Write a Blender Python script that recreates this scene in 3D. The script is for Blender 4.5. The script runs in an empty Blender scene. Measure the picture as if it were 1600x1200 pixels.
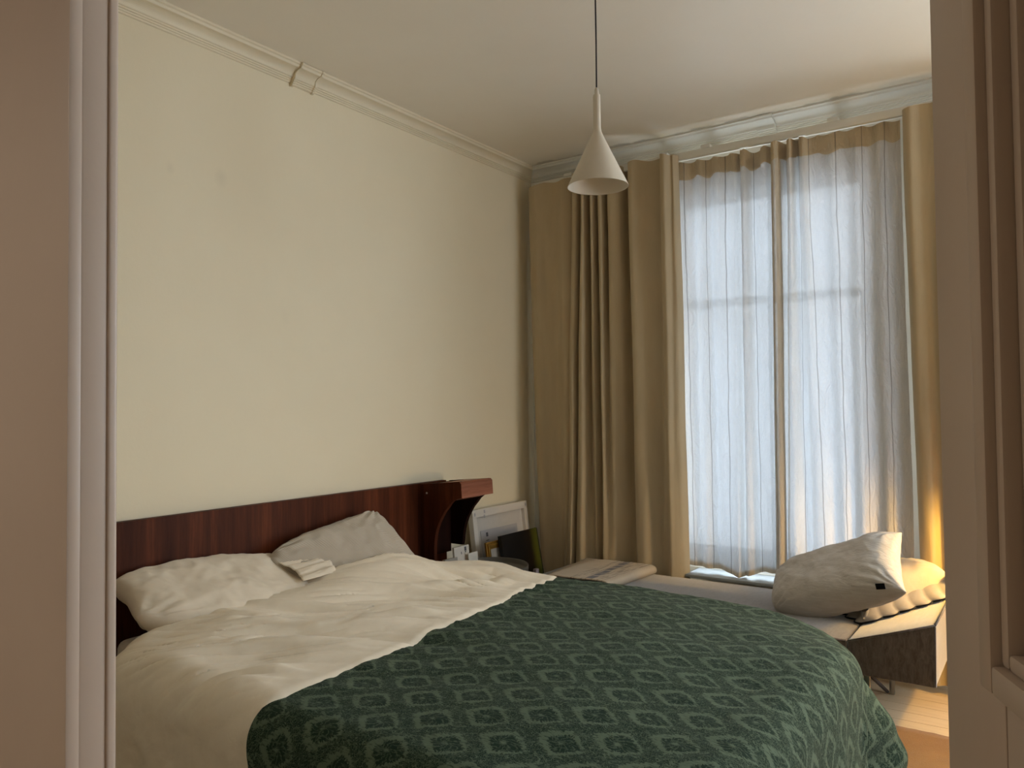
import bpy, bmesh, math, random
import numpy as np
from mathutils import Vector, Matrix, Euler
random.seed(7)
PI = math.pi
scn = bpy.context.scene
COL = scn.collection

# ------------------------------------------------------------------ camera
cd = bpy.data.cameras.new('camera'); cam = bpy.data.objects.new('camera', cd); COL.objects.link(cam)
cd.sensor_width = 36.0; cd.lens = 1213/1600*36; cd.clip_start = 0.02; cd.clip_end = 200
cam.matrix_world = (Matrix.Translation((0, 0, 1.5)) @ Matrix.Rotation(math.radians(34.96), 4, 'Z')
                    @ Matrix.Rotation(math.radians(91.62), 4, 'X') @ Matrix.Rotation(math.radians(-.6), 4, 'Z'))
scn.camera = cam

# ------------------------------------------------------------------ world, lights, exposure
def srgb(r, g, b):
    def c(v):
        v /= 255.0
        return v/12.92 if v <= .04045 else ((v+.055)/1.055)**2.4
    return (c(r), c(g), c(b), 1.0)

W = bpy.data.worlds.new('sky'); scn.world = W; W.use_nodes = True
wn = W.node_tree; wn.nodes.clear()
wo = wn.nodes.new('ShaderNodeOutputWorld'); wb = wn.nodes.new('ShaderNodeBackground')
wtc = wn.nodes.new('ShaderNodeTexCoord'); wsx = wn.nodes.new('ShaderNodeSeparateXYZ'); wr = wn.nodes.new('ShaderNodeValToRGB')
wn.links.new(wtc.outputs['Generated'], wsx.inputs[0]); wn.links.new(wsx.outputs[2], wr.inputs[0])
wr.color_ramp.elements[0].position = 0.0; wr.color_ramp.elements[0].color = (.62, .68, .76, 1)
wr.color_ramp.elements[1].position = 0.6; wr.color_ramp.elements[1].color = (.80, .91, 1.05, 1)
wn.links.new(wr.outputs[0], wb.inputs[0]); wb.inputs[1].default_value = 13.8
wn.links.new(wb.outputs[0], wo.inputs[0])

def area(name, loc, rot, sx, sy, power, color, portal=False):
    l = bpy.data.lights.new(name, 'AREA'); l.shape = 'RECTANGLE'; l.size = sx; l.size_y = sy
    l.energy = power; l.color = color
    o = bpy.data.objects.new(name, l); COL.objects.link(o); o.location = loc; o.rotation_euler = rot
    if portal:
        l.cycles.is_portal = True
    return o
# sky portals filling the window openings, two of them added (they give no light of their own)
area('window_portal', (-1.45, 4.97, 1.72), (-PI/2, 0, 0), 1.15, 2.45, 1, (1, 1, 1), True)
area('window_portal', (1.43, 4.97, 1.66), (-PI/2, 0, 0), 2.2, 2.5, 1, (1, 1, 1), True)
area('window_portal', (2.9, 4.0, 1.86), (0, PI/2, 0), 2.05, 1.1, 1, (1, 1, 1), True)
# hallway ceiling lamp behind the camera
area('hall_light', (-1.85, -.9, 2.6), (0, 0, 0), .5, .5, 18, (1.0, .90, .80))

scn.view_settings.view_transform = 'Standard'; scn.view_settings.look = 'None'
scn.view_settings.exposure = 0.0; scn.view_settings.gamma = 1.0
scn.view_settings.use_curve_mapping = False
scn.cycles.max_bounces = 10; scn.cycles.diffuse_bounces = 7; scn.cycles.transparent_max_bounces = 16
scn.cycles.transmission_bounces = 8; scn.cycles.sample_clamp_indirect = 6.0
scn.cycles.use_denoising = True

# ------------------------------------------------------------------ materials
class NT:
    def __init__(s, name):
        s.m = bpy.data.materials.new(name); s.m.use_nodes = True
        s.t = s.m.node_tree; s.t.nodes.clear()
        s.out = s.t.nodes.new('ShaderNodeOutputMaterial')
    def n(s, kind, **kw):
        nd = s.t.nodes.new(kind)
        for k, v in kw.items():
            if k.startswith('i_'):
                key = k[2:]
                key = int(key) if key.isdigit() else key.replace('_', ' ')
                s.set(nd.inputs[key], v)
            else:
                setattr(nd, k, v)
        return nd
    def set(s, inp, v):
        if hasattr(v, 'is_output') or isinstance(v, bpy.types.NodeSocket):
            s.t.links.new(v, inp)
        else:
            inp.default_value = v
    def math(s, op, a, b=0.0, c=0.0, clamp=False):
        nd = s.n('ShaderNodeMath', operation=op, use_clamp=clamp)
        s.set(nd.inputs[0], a); s.set(nd.inputs[1], b); s.set(nd.inputs[2], c)
        return nd.outputs[0]
    def mix(s, f, a, b):
        nd = s.n('ShaderNodeMix', data_type='RGBA')
        s.set(nd.inputs[0], f); s.set(nd.inputs[6], a); s.set(nd.inputs[7], b)
        return nd.outputs[2]
    def noise(s, vec, scale, detail=3.0, rough=.55, dist=0.0):
        nd = s.n('ShaderNodeTexNoise', i_Scale=scale, i_Detail=detail, i_Roughness=rough, i_Distortion=dist)
        if vec is not None: s.set(nd.inputs['Vector'], vec)
        return nd.outputs[0]
    def ramp(s, f, stops, interp='LINEAR'):
        nd = s.n('ShaderNodeValToRGB'); s.set(nd.inputs[0], f); cr = nd.color_ramp; cr.interpolation = interp
        while len(cr.elements) < len(stops): cr.elements.new(.5)
        for e, (p, c) in zip(cr.elements, stops):
            e.position = p; e.color = c if len(c) == 4 else (*c, 1)
        return nd.outputs[0]
    def coord(s, which='Object'):
        return s.n('ShaderNodeTexCoord').outputs[which]
    def mapv(s, vec, scale=(1, 1, 1), loc=(0, 0, 0), rot=(0, 0, 0)):
        nd = s.n('ShaderNodeMapping'); s.set(nd.inputs[0], vec)
        nd.inputs['Scale'].default_value = scale; nd.inputs['Location'].default_value = loc; nd.inputs['Rotation'].default_value = rot
        return nd.outputs[0]
    def bump(s, h, strength, dist, prev=None):
        nd = s.n('ShaderNodeBump', i_Strength=strength, i_Distance=dist, i_Height=h)
        if prev is not None: s.set(nd.inputs['Normal'], prev)
        return nd.outputs[0]
    def pbr(s, color, rough=.6, normal=None, spec=.5, metal=0.0, sheen=0.0, **kw):
        b = s.n('ShaderNodeBsdfPrincipled')
        s.set(b.inputs['Base Color'], color); s.set(b.inputs['Roughness'], rough)
        b.inputs['Specular IOR Level'].default_value = spec; b.inputs['Metallic'].default_value = metal
        if sheen: b.inputs['Sheen Weight'].default_value = sheen; b.inputs['Sheen Roughness'].default_value = .4
        if normal is not None: s.set(b.inputs['Normal'], normal)
        for k, v in kw.items(): s.set(b.inputs[k.replace('_', ' ')], v)
        s.t.links.new(b.outputs[0], s.out.inputs[0])
        return b

def painted(name, c1, c2, rough=.6, bscale=60, bstr=.15, patch=1.2):
    t = NT(name); co = t.coord()
    f = t.noise(co, patch, 4, .6)
    col = t.mix(t.ramp(f, [(.35, (0, 0, 0)), (.7, (1, 1, 1))]), c1, c2)
    nrm = t.bump(t.noise(co, bscale, 3), bstr, .004)
    t.pbr(col, rough, nrm, spec=.35)
    return t.m

M = {}
# wall paint with faint scuffs and two little screw holes
def wall_mat():
    t = NT('cream_wall_paint'); co = t.coord()
    col = t.mix(t.ramp(t.noise(co, .9, 4, .6), [(.3, (0, 0, 0)), (.75, (1, 1, 1))]), srgb(234, 222, 194), srgb(228, 215, 186))
    for (y, z, r, k) in [(1.885, 2.545, .022, .07), (2.135, 2.560, .030, .08), (2.145, 3.02, .004, .5), (2.145, 3.005, .004, .5), (2.50, 1.95, .03, .03)]:
        d = t.n('ShaderNodeVectorMath', operation='DISTANCE'); t.set(d.inputs[0], t.mapv(co, (0, 1, .7), (0, 0, 0))); d.inputs[1].default_value = (0, y, z*.7)
        dd = t.math('ADD', d.outputs['Value'], t.math('MULTIPLY', t.noise(co, 30, 2), .02))
        m = t.math('MULTIPLY', t.ramp(dd, [(r*.6, (1, 1, 1)), (r*1.6, (0, 0, 0))]), k)
        col = t.mix(m, col, srgb(120, 105, 85))
    nrm = t.bump(t.noise(co, 45, 4, .6), .12, .004, t.bump(t.noise(co, 3.0, 3), .25, .012))
    t.pbr(col, .62, nrm, spec=.3)
    return t.m
M['wall'] = wall_mat()
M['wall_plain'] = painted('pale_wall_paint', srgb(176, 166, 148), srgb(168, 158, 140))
def ceil_mat():
    t = NT('ceiling_paint'); co = t.coord()
    col = t.mix(t.ramp(t.noise(co, 1.4, 4, .6), [(.3, (0, 0, 0)), (.8, (1, 1, 1))]), srgb(233, 226, 212), srgb(228, 220, 205))
    # damp grey staining beside the cornice over the window wall
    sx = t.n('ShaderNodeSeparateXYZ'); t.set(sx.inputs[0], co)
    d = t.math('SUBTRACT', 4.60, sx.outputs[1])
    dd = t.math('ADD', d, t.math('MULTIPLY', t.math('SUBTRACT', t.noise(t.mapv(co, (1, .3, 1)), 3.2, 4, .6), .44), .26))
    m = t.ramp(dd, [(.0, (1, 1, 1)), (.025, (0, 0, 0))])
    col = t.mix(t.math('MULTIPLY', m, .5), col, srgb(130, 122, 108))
    nrm = t.bump(t.noise(co, 35, 4, .6), .1, .004, t.bump(t.noise(co, 2.2, 2), .3, .015))
    t.pbr(col, .42, nrm, spec=.45)
    return t.m
M['ceiling'] = ceil_mat()
M['trim'] = painted('cornice_paint', srgb(228, 216, 190), srgb(220, 208, 182), .5, 80, .1)
M['trim_cool'] = painted('white_trim_paint', srgb(226, 224, 216), srgb(216, 213, 205), .4, 80, .1)
M['door_leaf'] = painted('door_leaf_paint', srgb(178, 161, 144), srgb(172, 155, 138), .4, 25, .1, 2.0)
M['door'] = painted('door_gloss_paint', srgb(192, 175, 160), srgb(186, 169, 154), .38, 25, .1, 2.0)
M['sill'] = painted('white_sill_gloss', srgb(238, 240, 240), srgb(230, 232, 232), .3, 80, .05)

M['sill_toned'] = painted('sill_paint_toned_down', srgb(158, 163, 166), srgb(150, 155, 158), .5, 80, .05)  # white sill with its colour greyed to offset overbright daylight

def floorboards():
    t = NT('white_painted_boards'); co = t.coord()
    st = t.mapv(co, (1.5, 14, 1))
    f = t.noise(st, 3, 5, .7)
    col = t.mix(t.ramp(f, [(.3, (0, 0, 0)), (.75, (1, 1, 1))]), srgb(226, 202, 166), srgb(212, 187, 150))
    sp = t.ramp(t.noise(co, 38, 2, .5), [(.70, (0, 0, 0)), (.74, (1, 1, 1))])
    col = t.mix(t.math('MULTIPLY', sp, .5), col, srgb(130, 100, 70))
    t.pbr(col, .45, t.bump(f, .2, .002), spec=.4)
    return t.m
M['boards'] = floorboards()
def carpet(name, a, b):
    t = NT(name); co = t.coord()
    f = t.noise(co, 260, 2, .7); g = t.noise(co, 6, 4, .6)
    col = t.mix(t.ramp(g, [(.3, (0, 0, 0)), (.7, (1, 1, 1))]), a, b)
    col = t.mix(t.math('MULTIPLY', f, .35), col, srgb(90, 60, 30))
    t.pbr(col, .95, t.bump(f, .8, .006, t.bump(g, .5, .01)), spec=.1, sheen=.2)
    return t.m
M['rug'] = carpet('tan_wool_rug', srgb(176, 130, 72), srgb(160, 116, 62))
M['hall_floor'] = carpet('hall_carpet', srgb(130, 118, 104), srgb(120, 108, 95))

def wood(name, dark, mid, light, rough=.3, axis='z'):
    t = NT(name); co = t.coord()
    sc = {'z': (9, 9, .45), 'y': (9, .5, 9), 'x': (.5, 9, 9)}[axis]
    v = t.mapv(co, sc)
    f = t.noise(v, 2.2, 7, .68, .25)
    broad = t.noise(t.mapv(co, tuple(min(s, 2.2) if s > 1 else .15 for s in sc)), 2.0, 2, .5)
    g = t.math('ADD', t.math('MULTIPLY', f, .62), t.math('MULTIPLY', broad, .42))
    col = t.ramp(g, [(.36, dark), (.54, mid), (.72, light)])
    fine = t.noise(t.mapv(co, tuple(s*9 for s in sc)), 3, 3, .6)
    col = t.mix(t.math('MULTIPLY', t.ramp(fine, [(.5, (0, 0, 0)), (.7, (1, 1, 1))]), .35), col, dark)
    t.pbr(col, rough, t.bump(fine, .08, .001), spec=.07)
    return t.m
M['mahogany'] = wood('mahogany_veneer', srgb(46, 22, 12), srgb(80, 40, 23), srgb(112, 60, 35), .5)
M['mahogany_end_lit'] = wood('mahogany_solid_end_lit', srgb(104, 62, 46), srgb(142, 92, 72), srgb(165, 112, 90), .4, 'y')  # end wood made paler: light on the nose put into its colour
M['mahogany_x'] = wood('mahogany_rail', srgb(40, 16, 10), srgb(70, 30, 18), srgb(95, 45, 26), .35, 'x')
M['mahogany_shaded'] = wood('mahogany_inside_shade', srgb(24, 11, 7), srgb(38, 18, 11), srgb(52, 26, 16), .6)  # same wood darkened: shade of the shelf hollow put into the colour
M['brown_strip'] = wood('brown_floor_strip', srgb(70, 38, 20), srgb(98, 56, 30), srgb(120, 72, 40), .5, 'x')

def fabric(name, c1, c2, weave=900, wstr=.25, wr=14, wrstr=.35, sheen=.15, rough=.9, stretch=(1, 1, 1), wdist=.006):
    t = NT(name); co = t.coord(); uv = t.coord('UV')
    base = t.noise(t.mapv(co, stretch), wr, 5, .6, .6)
    fine = t.noise(co, weave, 2, .5)
    col = t.mix(t.ramp(base, [(.3, (0, 0, 0)), (.7, (1, 1, 1))]), c1, c2)
    nrm = t.bump(base, wrstr, wdist); nrm = t.bump(fine, wstr, .0008, nrm)
    t.pbr(col, rough, nrm, spec=.15, sheen=sheen)
    return t.m
M['duvet'] = fabric('white_cotton_duvet', srgb(238, 227, 208), srgb(232, 220, 200), wr=20, wrstr=.28, wdist=.006, stretch=(1.0, .5, 1))
M['sheet'] = fabric('white_cotton_sheet', srgb(226, 216, 200), srgb(220, 209, 192), wr=9, wrstr=.2)
M['pillow_white'] = fabric('white_pillow_cotton', srgb(228, 216, 197), srgb(221, 208, 188), wr=16, wrstr=.35, stretch=(1, .6, 1))
M['pillow_flange'] = M['pillow_white']
M['muslin'] = fabric('beige_crinkled_muslin', srgb(208, 202, 196), srgb(194, 187, 179), wr=40, wrstr=.8, stretch=(.35, 1.2, 1.2))
M['sham'] = fabric('cream_sham_cotton', srgb(214, 198, 176), srgb(206, 189, 166), wr=20, wrstr=.3)
M['flange'] = fabric('grey_sham_border', srgb(176, 168, 160), srgb(166, 158, 150), wr=20, wrstr=.2)
M['navy'] = fabric('navy_piping', srgb(20, 22, 34), srgb(16, 18, 28))
M['black_tag'] = fabric('black_label_cloth', srgb(16, 16, 20), srgb(12, 12, 15))

def striped():
    t = NT('grey_ticking_stripe'); uv = t.coord('UV'); co = t.coord()
    sx = t.n('ShaderNodeSeparateXYZ'); t.set(sx.inputs[0], uv)
    s = t.math('SINE', t.math('MULTIPLY', sx.outputs[1], 2*PI*150))
    col = t.mix(t.ramp(t.math('ADD', t.math('MULTIPLY', s, .5), .5), [(.25, (0, 0, 0)), (.75, (1, 1, 1))]), srgb(204, 193, 176), srgb(160, 151, 138))
    base = t.noise(t.mapv(co, (1, .7, 1)), 12, 5, .6)
    t.pbr(col, .9, t.bump(base, .35, .006), spec=.15, sheen=.15)
    return t.m
M['striped'] = striped()

def drape(name, c1, c2, trans=.06):
    t = NT(name); co = t.coord()
    base = t.noise(t.mapv(co, (1.2, 1.2, .35)), 7, 5, .6, .4)
    fine = t.noise(co, 700, 2)
    col = t.mix(t.ramp(base, [(.3, (0, 0, 0)), (.7, (1, 1, 1))]), c1, c2)
    nrm = t.bump(base, .25, .012); nrm = t.bump(fine, .2, .0008, nrm)
    b = t.pbr(col, .85, nrm, spec=.15, sheen=.12)
    tr = t.n('ShaderNodeBsdfTranslucent'); t.set(tr.inputs[0], srgb(255, 225, 180)); t.set(tr.inputs['Normal'], nrm)
    mx = t.n('ShaderNodeMixShader'); mx.inputs[0].default_value = trans
    t.t.links.new(b.outputs[0], mx.inputs[1]); t.t.links.new(tr.outputs[0], mx.inputs[2]); t.t.links.new(mx.outputs[0], t.out.inputs[0])
    return t.m
M['drape'] = drape('taupe_heavy_curtain', srgb(186, 169, 140), srgb(178, 161, 132), .005)

def net():
    t = NT('sheer_linen'); co = t.coord(); uv = t.coord('UV')
    sx = t.n('ShaderNodeSeparateXYZ'); t.set(sx.inputs[0], uv)
    U, V = sx.outputs[0], sx.outputs[1]            # U metres across the cloth, V metres below the top
    # thread slubs
    wv = t.noise(t.mapv(uv, (40, 500, 1)), 1.0, 2, .6); wh = t.noise(t.mapv(uv, (500, 40, 1)), 1.0, 2, .6)
    wvn = t.math('MULTIPLY', t.math('ADD', wv, wh), .5)
    crk = t.noise(t.mapv(uv, (1.6, .5, 1)), 16, 6, .65, 1.2)
    band = t.math('LESS_THAN', V, t.math('ADD', .105, t.math('MULTIPLY', t.math('SINE', t.math('MULTIPLY', U, 36.0)), .009)))
    # pin tucks: thin doubled lines, 14 cm apart
    fr = t.math('FRACT', t.math('DIVIDE', t.math('ADD', U, t.math('MULTIPLY', t.noise(t.mapv(uv, (.1, 1, 1)), 3, 2), .02)), .135))
    tuck = t.math('LESS_THAN', t.math('ABSOLUTE', t.math('SUBTRACT', fr, .5)), .022)
    hem = t.math('GREATER_THAN', V, 9.0)
    dense = band
    at = t.n('ShaderNodeAttribute', attribute_name='hem')
    dense = t.math('MAXIMUM', dense, at.outputs['Fac'], clamp=True)
    tcol = t.mix(dense, (.208, .227, .252, 1), (.10, .082, .058, 1))
    tcol = t.mix(t.math('MULTIPLY', t.ramp(wvn, [(.40, (1, 1, 1)), (.6, (0, 0, 0))]), .62), tcol, (.125, .13, .135, 1))
    tcol = t.mix(t.math('MULTIPLY', tuck, .8), tcol, (.09, .085, .08, 1))
    dcol = t.mix(dense, srgb(240, 232, 220), srgb(210, 190, 158)); dcol = t.mix(t.math('MULTIPLY', tuck, .6), dcol, srgb(120, 110, 98))
    nrm = t.bump(crk, .9, .02); nrm = t.bump(wvn, .3, .0012, nrm)
    d = t.n('ShaderNodeBsdfDiffuse'); t.set(d.inputs[0], dcol); t.set(d.inputs['Normal'], nrm)
    tr = t.n('ShaderNodeBsdfTranslucent'); t.set(tr.inputs[0], tcol); t.set(tr.inputs['Normal'], nrm)
    mx = t.n('ShaderNodeMixShader'); t.set(mx.inputs[0], t.math('SUBTRACT', .38, t.math('MULTIPLY', dense, .22)))
    t.t.links.new(d.outputs[0], mx.inputs[1]); t.t.links.new(tr.outputs[0], mx.inputs[2])
    tp = t.n('ShaderNodeBsdfTransparent')
    mx2 = t.n('ShaderNodeMixShader'); t.set(mx2.inputs[0], t.math('MULTIPLY', t.math('SUBTRACT', 1.0, dense), .016))
    t.t.links.new(mx.outputs[0], mx2.inputs[1]); t.t.links.new(tp.outputs[0], mx2.inputs[2])
    t.t.links.new(mx2.outputs[0], t.out.inputs[0])
    return t.m
M['net'] = net()

def glass():
    t = NT('window_glass')
    g = t.n('ShaderNodeBsdfGlossy', i_Roughness=.02); tp = t.n('ShaderNodeBsdfTransparent')
    t.set(tp.inputs[0], (.95, .97, .97, 1)); mx = t.n('ShaderNodeMixShader'); mx.inputs[0].default_value = .06
    t.t.links.new(tp.outputs[0], mx.inputs[1]); t.t.links.new(g.outputs[0], mx.inputs[2]); t.t.links.new(mx.outputs[0], t.out.inputs[0])
    return t.m
M['glass'] = glass()

# green woven bedspread: a staggered ogee lattice of lobed medallions (UV in metres)
def damask():
    t = NT('green_damask_weave'); uv = t.coord('UV')
    jag = t.n('ShaderNodeTexNoise', i_Scale=62.0, i_Detail=4.0, i_Roughness=.6); t.set(jag.inputs['Vector'], t.mapv(uv, (.45, 1.5, 1)))
    jv = t.n('ShaderNodeVectorMath', operation='SUBTRACT'); t.set(jv.inputs[0], jag.outputs[1]); jv.inputs[1].default_value = (.5, .5, .5)
    js = t.n('ShaderNodeVectorMath', operation='SCALE'); t.set(js.inputs[0], jv.outputs[0]); js.inputs['Scale'].default_value = .026
    ad = t.n('ShaderNodeVectorMath', operation='ADD'); t.set(ad.inputs[0], uv); t.set(ad.inputs[1], js.outputs[0])
    sx = t.n('ShaderNodeSeparateXYZ'); t.set(sx.inputs[0], ad.outputs[0])
    u = t.math('DIVIDE', sx.outputs[0], .232); v = t.math('DIVIDE', sx.outputs[1], .178)
    def cell(off):
        a = t.math('SUBTRACT', t.math('FRACT', t.math('ADD', u, off)), .5)
        b = t.math('SUBTRACT', t.math('FRACT', t.math('ADD', v, off)), .5)
        aa = t.math('ABSOLUTE', a); bb = t.math('ABSOLUTE', b)
        # ogee metric: between a circle and a diamond
        e = t.math('SQRT', t.math('ADD', t.math('MULTIPLY', aa, aa), t.math('MULTIPLY', bb, bb)))
        return t.math('ADD', t.math('MULTIPLY', e, .35), t.math('MULTIPLY', t.math('ADD', aa, bb), .65)), a, b
    d1, a1, b1 = cell(0.0); d2, a2, b2 = cell(.5)
    d0 = t.math('MINIMUM', d1, d2); sel = t.math('LESS_THAN', d2, d1)
    def pick(p, q): return t.math('ADD', t.math('MULTIPLY', p, t.math('SUBTRACT', 1.0, sel)), t.math('MULTIPLY', q, sel))
    A, B = pick(a1, a2), pick(b1, b2)
    th = t.math('ARCTAN2', B, A)
    nz = t.math('SUBTRACT', t.noise(uv, 28, 2, .6), .5)
    # serrated edges on every band
    ser = t.math('MULTIPLY', t.math('SINE', t.math('ADD', t.math('MULTIPLY', th, 34.0), t.math('MULTIPLY', nz, 14.0))), .018)
    d = t.math('ADD', t.math('ADD', d0, ser), t.math('MULTIPLY', nz, .05))
    # the light band swells at the tips of the ogee
    tip = t.math('MULTIPLY', t.math('ABSOLUTE', A), .16)
    dt_ = t.math('ADD', d, tip)
    din = t.math('SUBTRACT', dt_, t.math('MULTIPLY', A, .22))
    inner = t.ramp(din, [(.236, (0, 0, 0)), (.250, (1, 1, 1))]); outer = t.ramp(dt_, [(.352, (1, 1, 1)), (.370, (0, 0, 0))])
    ring = t.math('MAXIMUM', t.math('MULTIPLY', inner, outer), t.ramp(d, [(.036, (1, 1, 1)), (.05, (0, 0, 0))]))
    # curled petals in the dark heart
    pt_ = t.math('SINE', t.math('ADD', t.math('MULTIPLY', th, 11.0), t.math('ADD', t.math('MULTIPLY', d0, 46.0), t.math('MULTIPLY', nz, 9.0))))
    pet = t.math('MULTIPLY', t.ramp(pt_, [(.66, (0, 0, 0)), (.84, (1, 1, 1))]), t.ramp(d0, [(.055, (0, 0, 0)), (.075, (1, 1, 1)), (.20, (1, 1, 1)), (.235, (0, 0, 0))]))
    # thin vine lines in the ground between medallions
    n1 = t.noise(uv, 30, 2.0, .5, 1.2); ln = t.math('ABSOLUTE', t.math('SUBTRACT', n1, .5))
    out = t.ramp(d0, [(.30, (0, 0, 0)), (.34, (1, 1, 1))])
    scr = t.math('MULTIPLY', t.ramp(ln, [(.010, (1, 1, 1)), (.024, (0, 0, 0))]), out)
    echo = t.math('MULTIPLY', t.math('SINE', t.math('ADD', t.math('MULTIPLY', d, 150.0), t.math('MULTIPLY', nz, 16.0))), .5)
    ech = t.math('MULTIPLY', t.ramp(t.math('ADD', echo, .5), [(.80, (0, 0, 0)), (.92, (1, 1, 1))]), out)
    n3 = t.noise(t.mapv(uv, (.8, 1.4, 1)), 52, 2, .6, 1.0)
    fl = t.math('MULTIPLY', t.ramp(n3, [(.57, (0, 0, 0)), (.60, (1, 1, 1))]), .45)
    light = t.math('MAXIMUM', ring, t.math('MAXIMUM', t.math('MULTIPLY', scr, .9), t.math('MAXIMUM', t.math('MULTIPLY', pet, .62), t.math('MAXIMUM', t.math('MULTIPLY', ech, .75), fl))))
    brk = t.ramp(t.noise(t.mapv(uv, (.6, 2.2, 1)), 70, 3, .6), [(.36, (.25, .25, .25)), (.46, (1, 1, 1))])
    light = t.math('MULTIPLY', light, brk)
    weave = t.noise(uv, 900, 2, .6)
    dk = t.mix(weave, srgb(28, 44, 34), srgb(40, 59, 46)); lt = t.mix(weave, srgb(90, 105, 86), srgb(106, 121, 101))
    col = t.mix(t.math('MULTIPLY', light, .82), dk, lt)
    nrm = t.bump(light, .5, .003); nrm = t.bump(weave, .35, .001, nrm)
    t.pbr(col, .9, nrm, spec=.1, sheen=.05)
    return t.m
M['damask'] = damask()

def velvet(name, c1, c2):
    t = NT(name); co = t.coord()
    f = t.noise(t.mapv(co, (9, 2.2, 3)), 7, 6, .7, .6)
    col = t.mix(t.ramp(f, [(.35, (0, 0, 0)), (.68, (1, 1, 1))]), c1, c2)
    t.pbr(col, .8, t.bump(f, .3, .003, t.bump(t.noise(co, 600, 2), .2, .0008)), spec=.3, sheen=1.0)
    return t.m
M['velvet'] = velvet('worn_taupe_velvet', srgb(112, 101, 95), srgb(80, 70, 65))
def flat(name, c, rough=.5, metal=0.0, spec=.5, nz=0.0, c2=None, scale=30):
    t = NT(name); co = t.coord()
    col = t.mix(t.noise(co, scale, 3), c, c2 or c)
    t.pbr(col, rough, t.bump(t.noise(co, scale*3, 3), .1+nz, .001), spec=spec, metal=metal)
    return t.m
M['chrome'] = flat('brushed_steel', srgb(190, 182, 172), .3, 1.0)
M['dark_metal'] = flat('dark_grey_tray_metal', srgb(92, 86, 76), .45, .0, c2=srgb(82, 76, 68))
M['shade_white'] = flat('white_lamp_enamel', srgb(205, 195, 178), .5, c2=srgb(200, 190, 172))
M['cord'] = flat('dark_cord', srgb(34, 26, 34), .7)
M['canvas_white'] = flat('white_frame_wood', srgb(222, 214, 204), .6, c2=srgb(214, 206, 196))
M['backing'] = flat('frame_backing_card', srgb(208, 202, 194), .8, c2=srgb(200, 194, 187))
M['label_grey'] = flat('grey_paper_label', srgb(176, 172, 172), .8)
M['ink'] = flat('grey_ink', srgb(84, 82, 86), .8)
M['paper'] = flat('white_card', srgb(214, 206, 194), .7, c2=srgb(206, 197, 184))
M['grey_book'] = flat('grey_book_cover', srgb(150, 142, 130), .7)
M['gold'] = flat('gilt_moulding', srgb(170, 128, 52), .35, .65, c2=srgb(140, 100, 38))
M['mount'] = flat('pale_mount_card', srgb(170, 162, 150), .8)
M['mauve'] = flat('mauve_card', srgb(120, 104, 106), .7)
def painting():
    t = NT('dark_olive_painting'); uv = t.coord('UV')
    sx = t.n('ShaderNodeSeparateXYZ'); t.set(sx.inputs[0], uv)
    n = t.noise(uv, 5, 4, .6)
    f = t.math('ADD', sx.outputs[0], t.math('MULTIPLY', t.math('SUBTRACT', n, .5), .12))
    col = t.ramp(f, [(.0, srgb(26, 26, 28)), (.55, srgb(14, 13, 14)), (.78, srgb(34, 22, 12)), (.90, srgb(84, 84, 22)), (1, srgb(92, 96, 30))])
    low = t.ramp(t.math('ADD', sx.outputs[1], t.math('MULTIPLY', n, .15)), [(.35, srgb(60, 26, 18)), (.55, (0, 0, 0))])
    col2 = t.mix(.25, col, low)
    t.pbr(col2, .35, t.bump(n, .1, .002), spec=.4)
    return t.m
M['painting'] = painting()
M['black_edge'] = flat('black_canvas_edge', srgb(20, 22, 22), .6)

def throw_mat():
    t = NT('cream_throw_slate_blocks'); uv = t.coord('UV'); co = t.coord()
    sx = t.n('ShaderNodeSeparateXYZ'); t.set(sx.inputs[0], uv)
    U, V = sx.outputs[0], sx.outputs[1]     # U metres across from fold, V metres along
    stp = t.math('SNAP', V, .085)
    off = t.math('ADD', .135, t.math('MULTIPLY', stp, .12))
    inb = t.math('LESS_THAN', t.math('ABSOLUTE', t.math('SUBTRACT', U, off)), .022)
    gap = t.math('GREATER_THAN', t.math('FRACT', t.math('DIVIDE', V, .085)), .16)
    blk = t.math('MULTIPLY', inb, gap)
    st = t.ramp(t.noise(t.mapv(uv, (75, 9, 1)), 1.0, 2, .5), [(.50, (0, 0, 0)), (.58, (1, 1, 1))])
    zone = t.math('MULTIPLY', t.math('GREATER_THAN', U, .04), t.math('LESS_THAN', U, .27))
    st = t.math('MULTIPLY', t.math('MULTIPLY', st, zone), .6)
    base = t.mix(t.noise(co, 12, 3), srgb(206, 190, 168), srgb(196, 180, 158))
    col = t.mix(st, base, srgb(128, 112, 98)); col = t.mix(blk, col, srgb(112, 108, 112))
    t.pbr(col, .95, t.bump(t.noise(co, 500, 2), .4, .001, t.bump(t.noise(co, 20, 3), .3, .004)), spec=.1, sheen=.2)
    return t.m
M['throw'] = throw_mat()
M['slate'] = fabric('slate_throw_border', srgb(104, 98, 104), srgb(94, 88, 94))
def shade_glow():
    t = NT('lamp_shade_linen')
    d = t.n('ShaderNodeBsdfDiffuse', i_Color=srgb(240, 215, 170)); tr = t.n('ShaderNodeBsdfTranslucent', i_Color=srgb(255, 225, 175))
    mx = t.n('ShaderNodeMixShader'); mx.inputs[0].default_value = .5
    t.t.links.new(d.outputs[0], mx.inputs[1]); t.t.links.new(tr.outputs[0], mx.inputs[2]); t.t.links.new(mx.outputs[0], t.out.inputs[0])
    return t.m
M['shade_linen'] = shade_glow()
def glow():
    t = NT('glowing_bulb'); e = t.n('ShaderNodeEmission', i_Color=(1, .62, .28, 1), i_Strength=30.0)
    t.t.links.new(e.outputs[0], t.out.inputs[0]); return t.m
M['bulb'] = glow()

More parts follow.
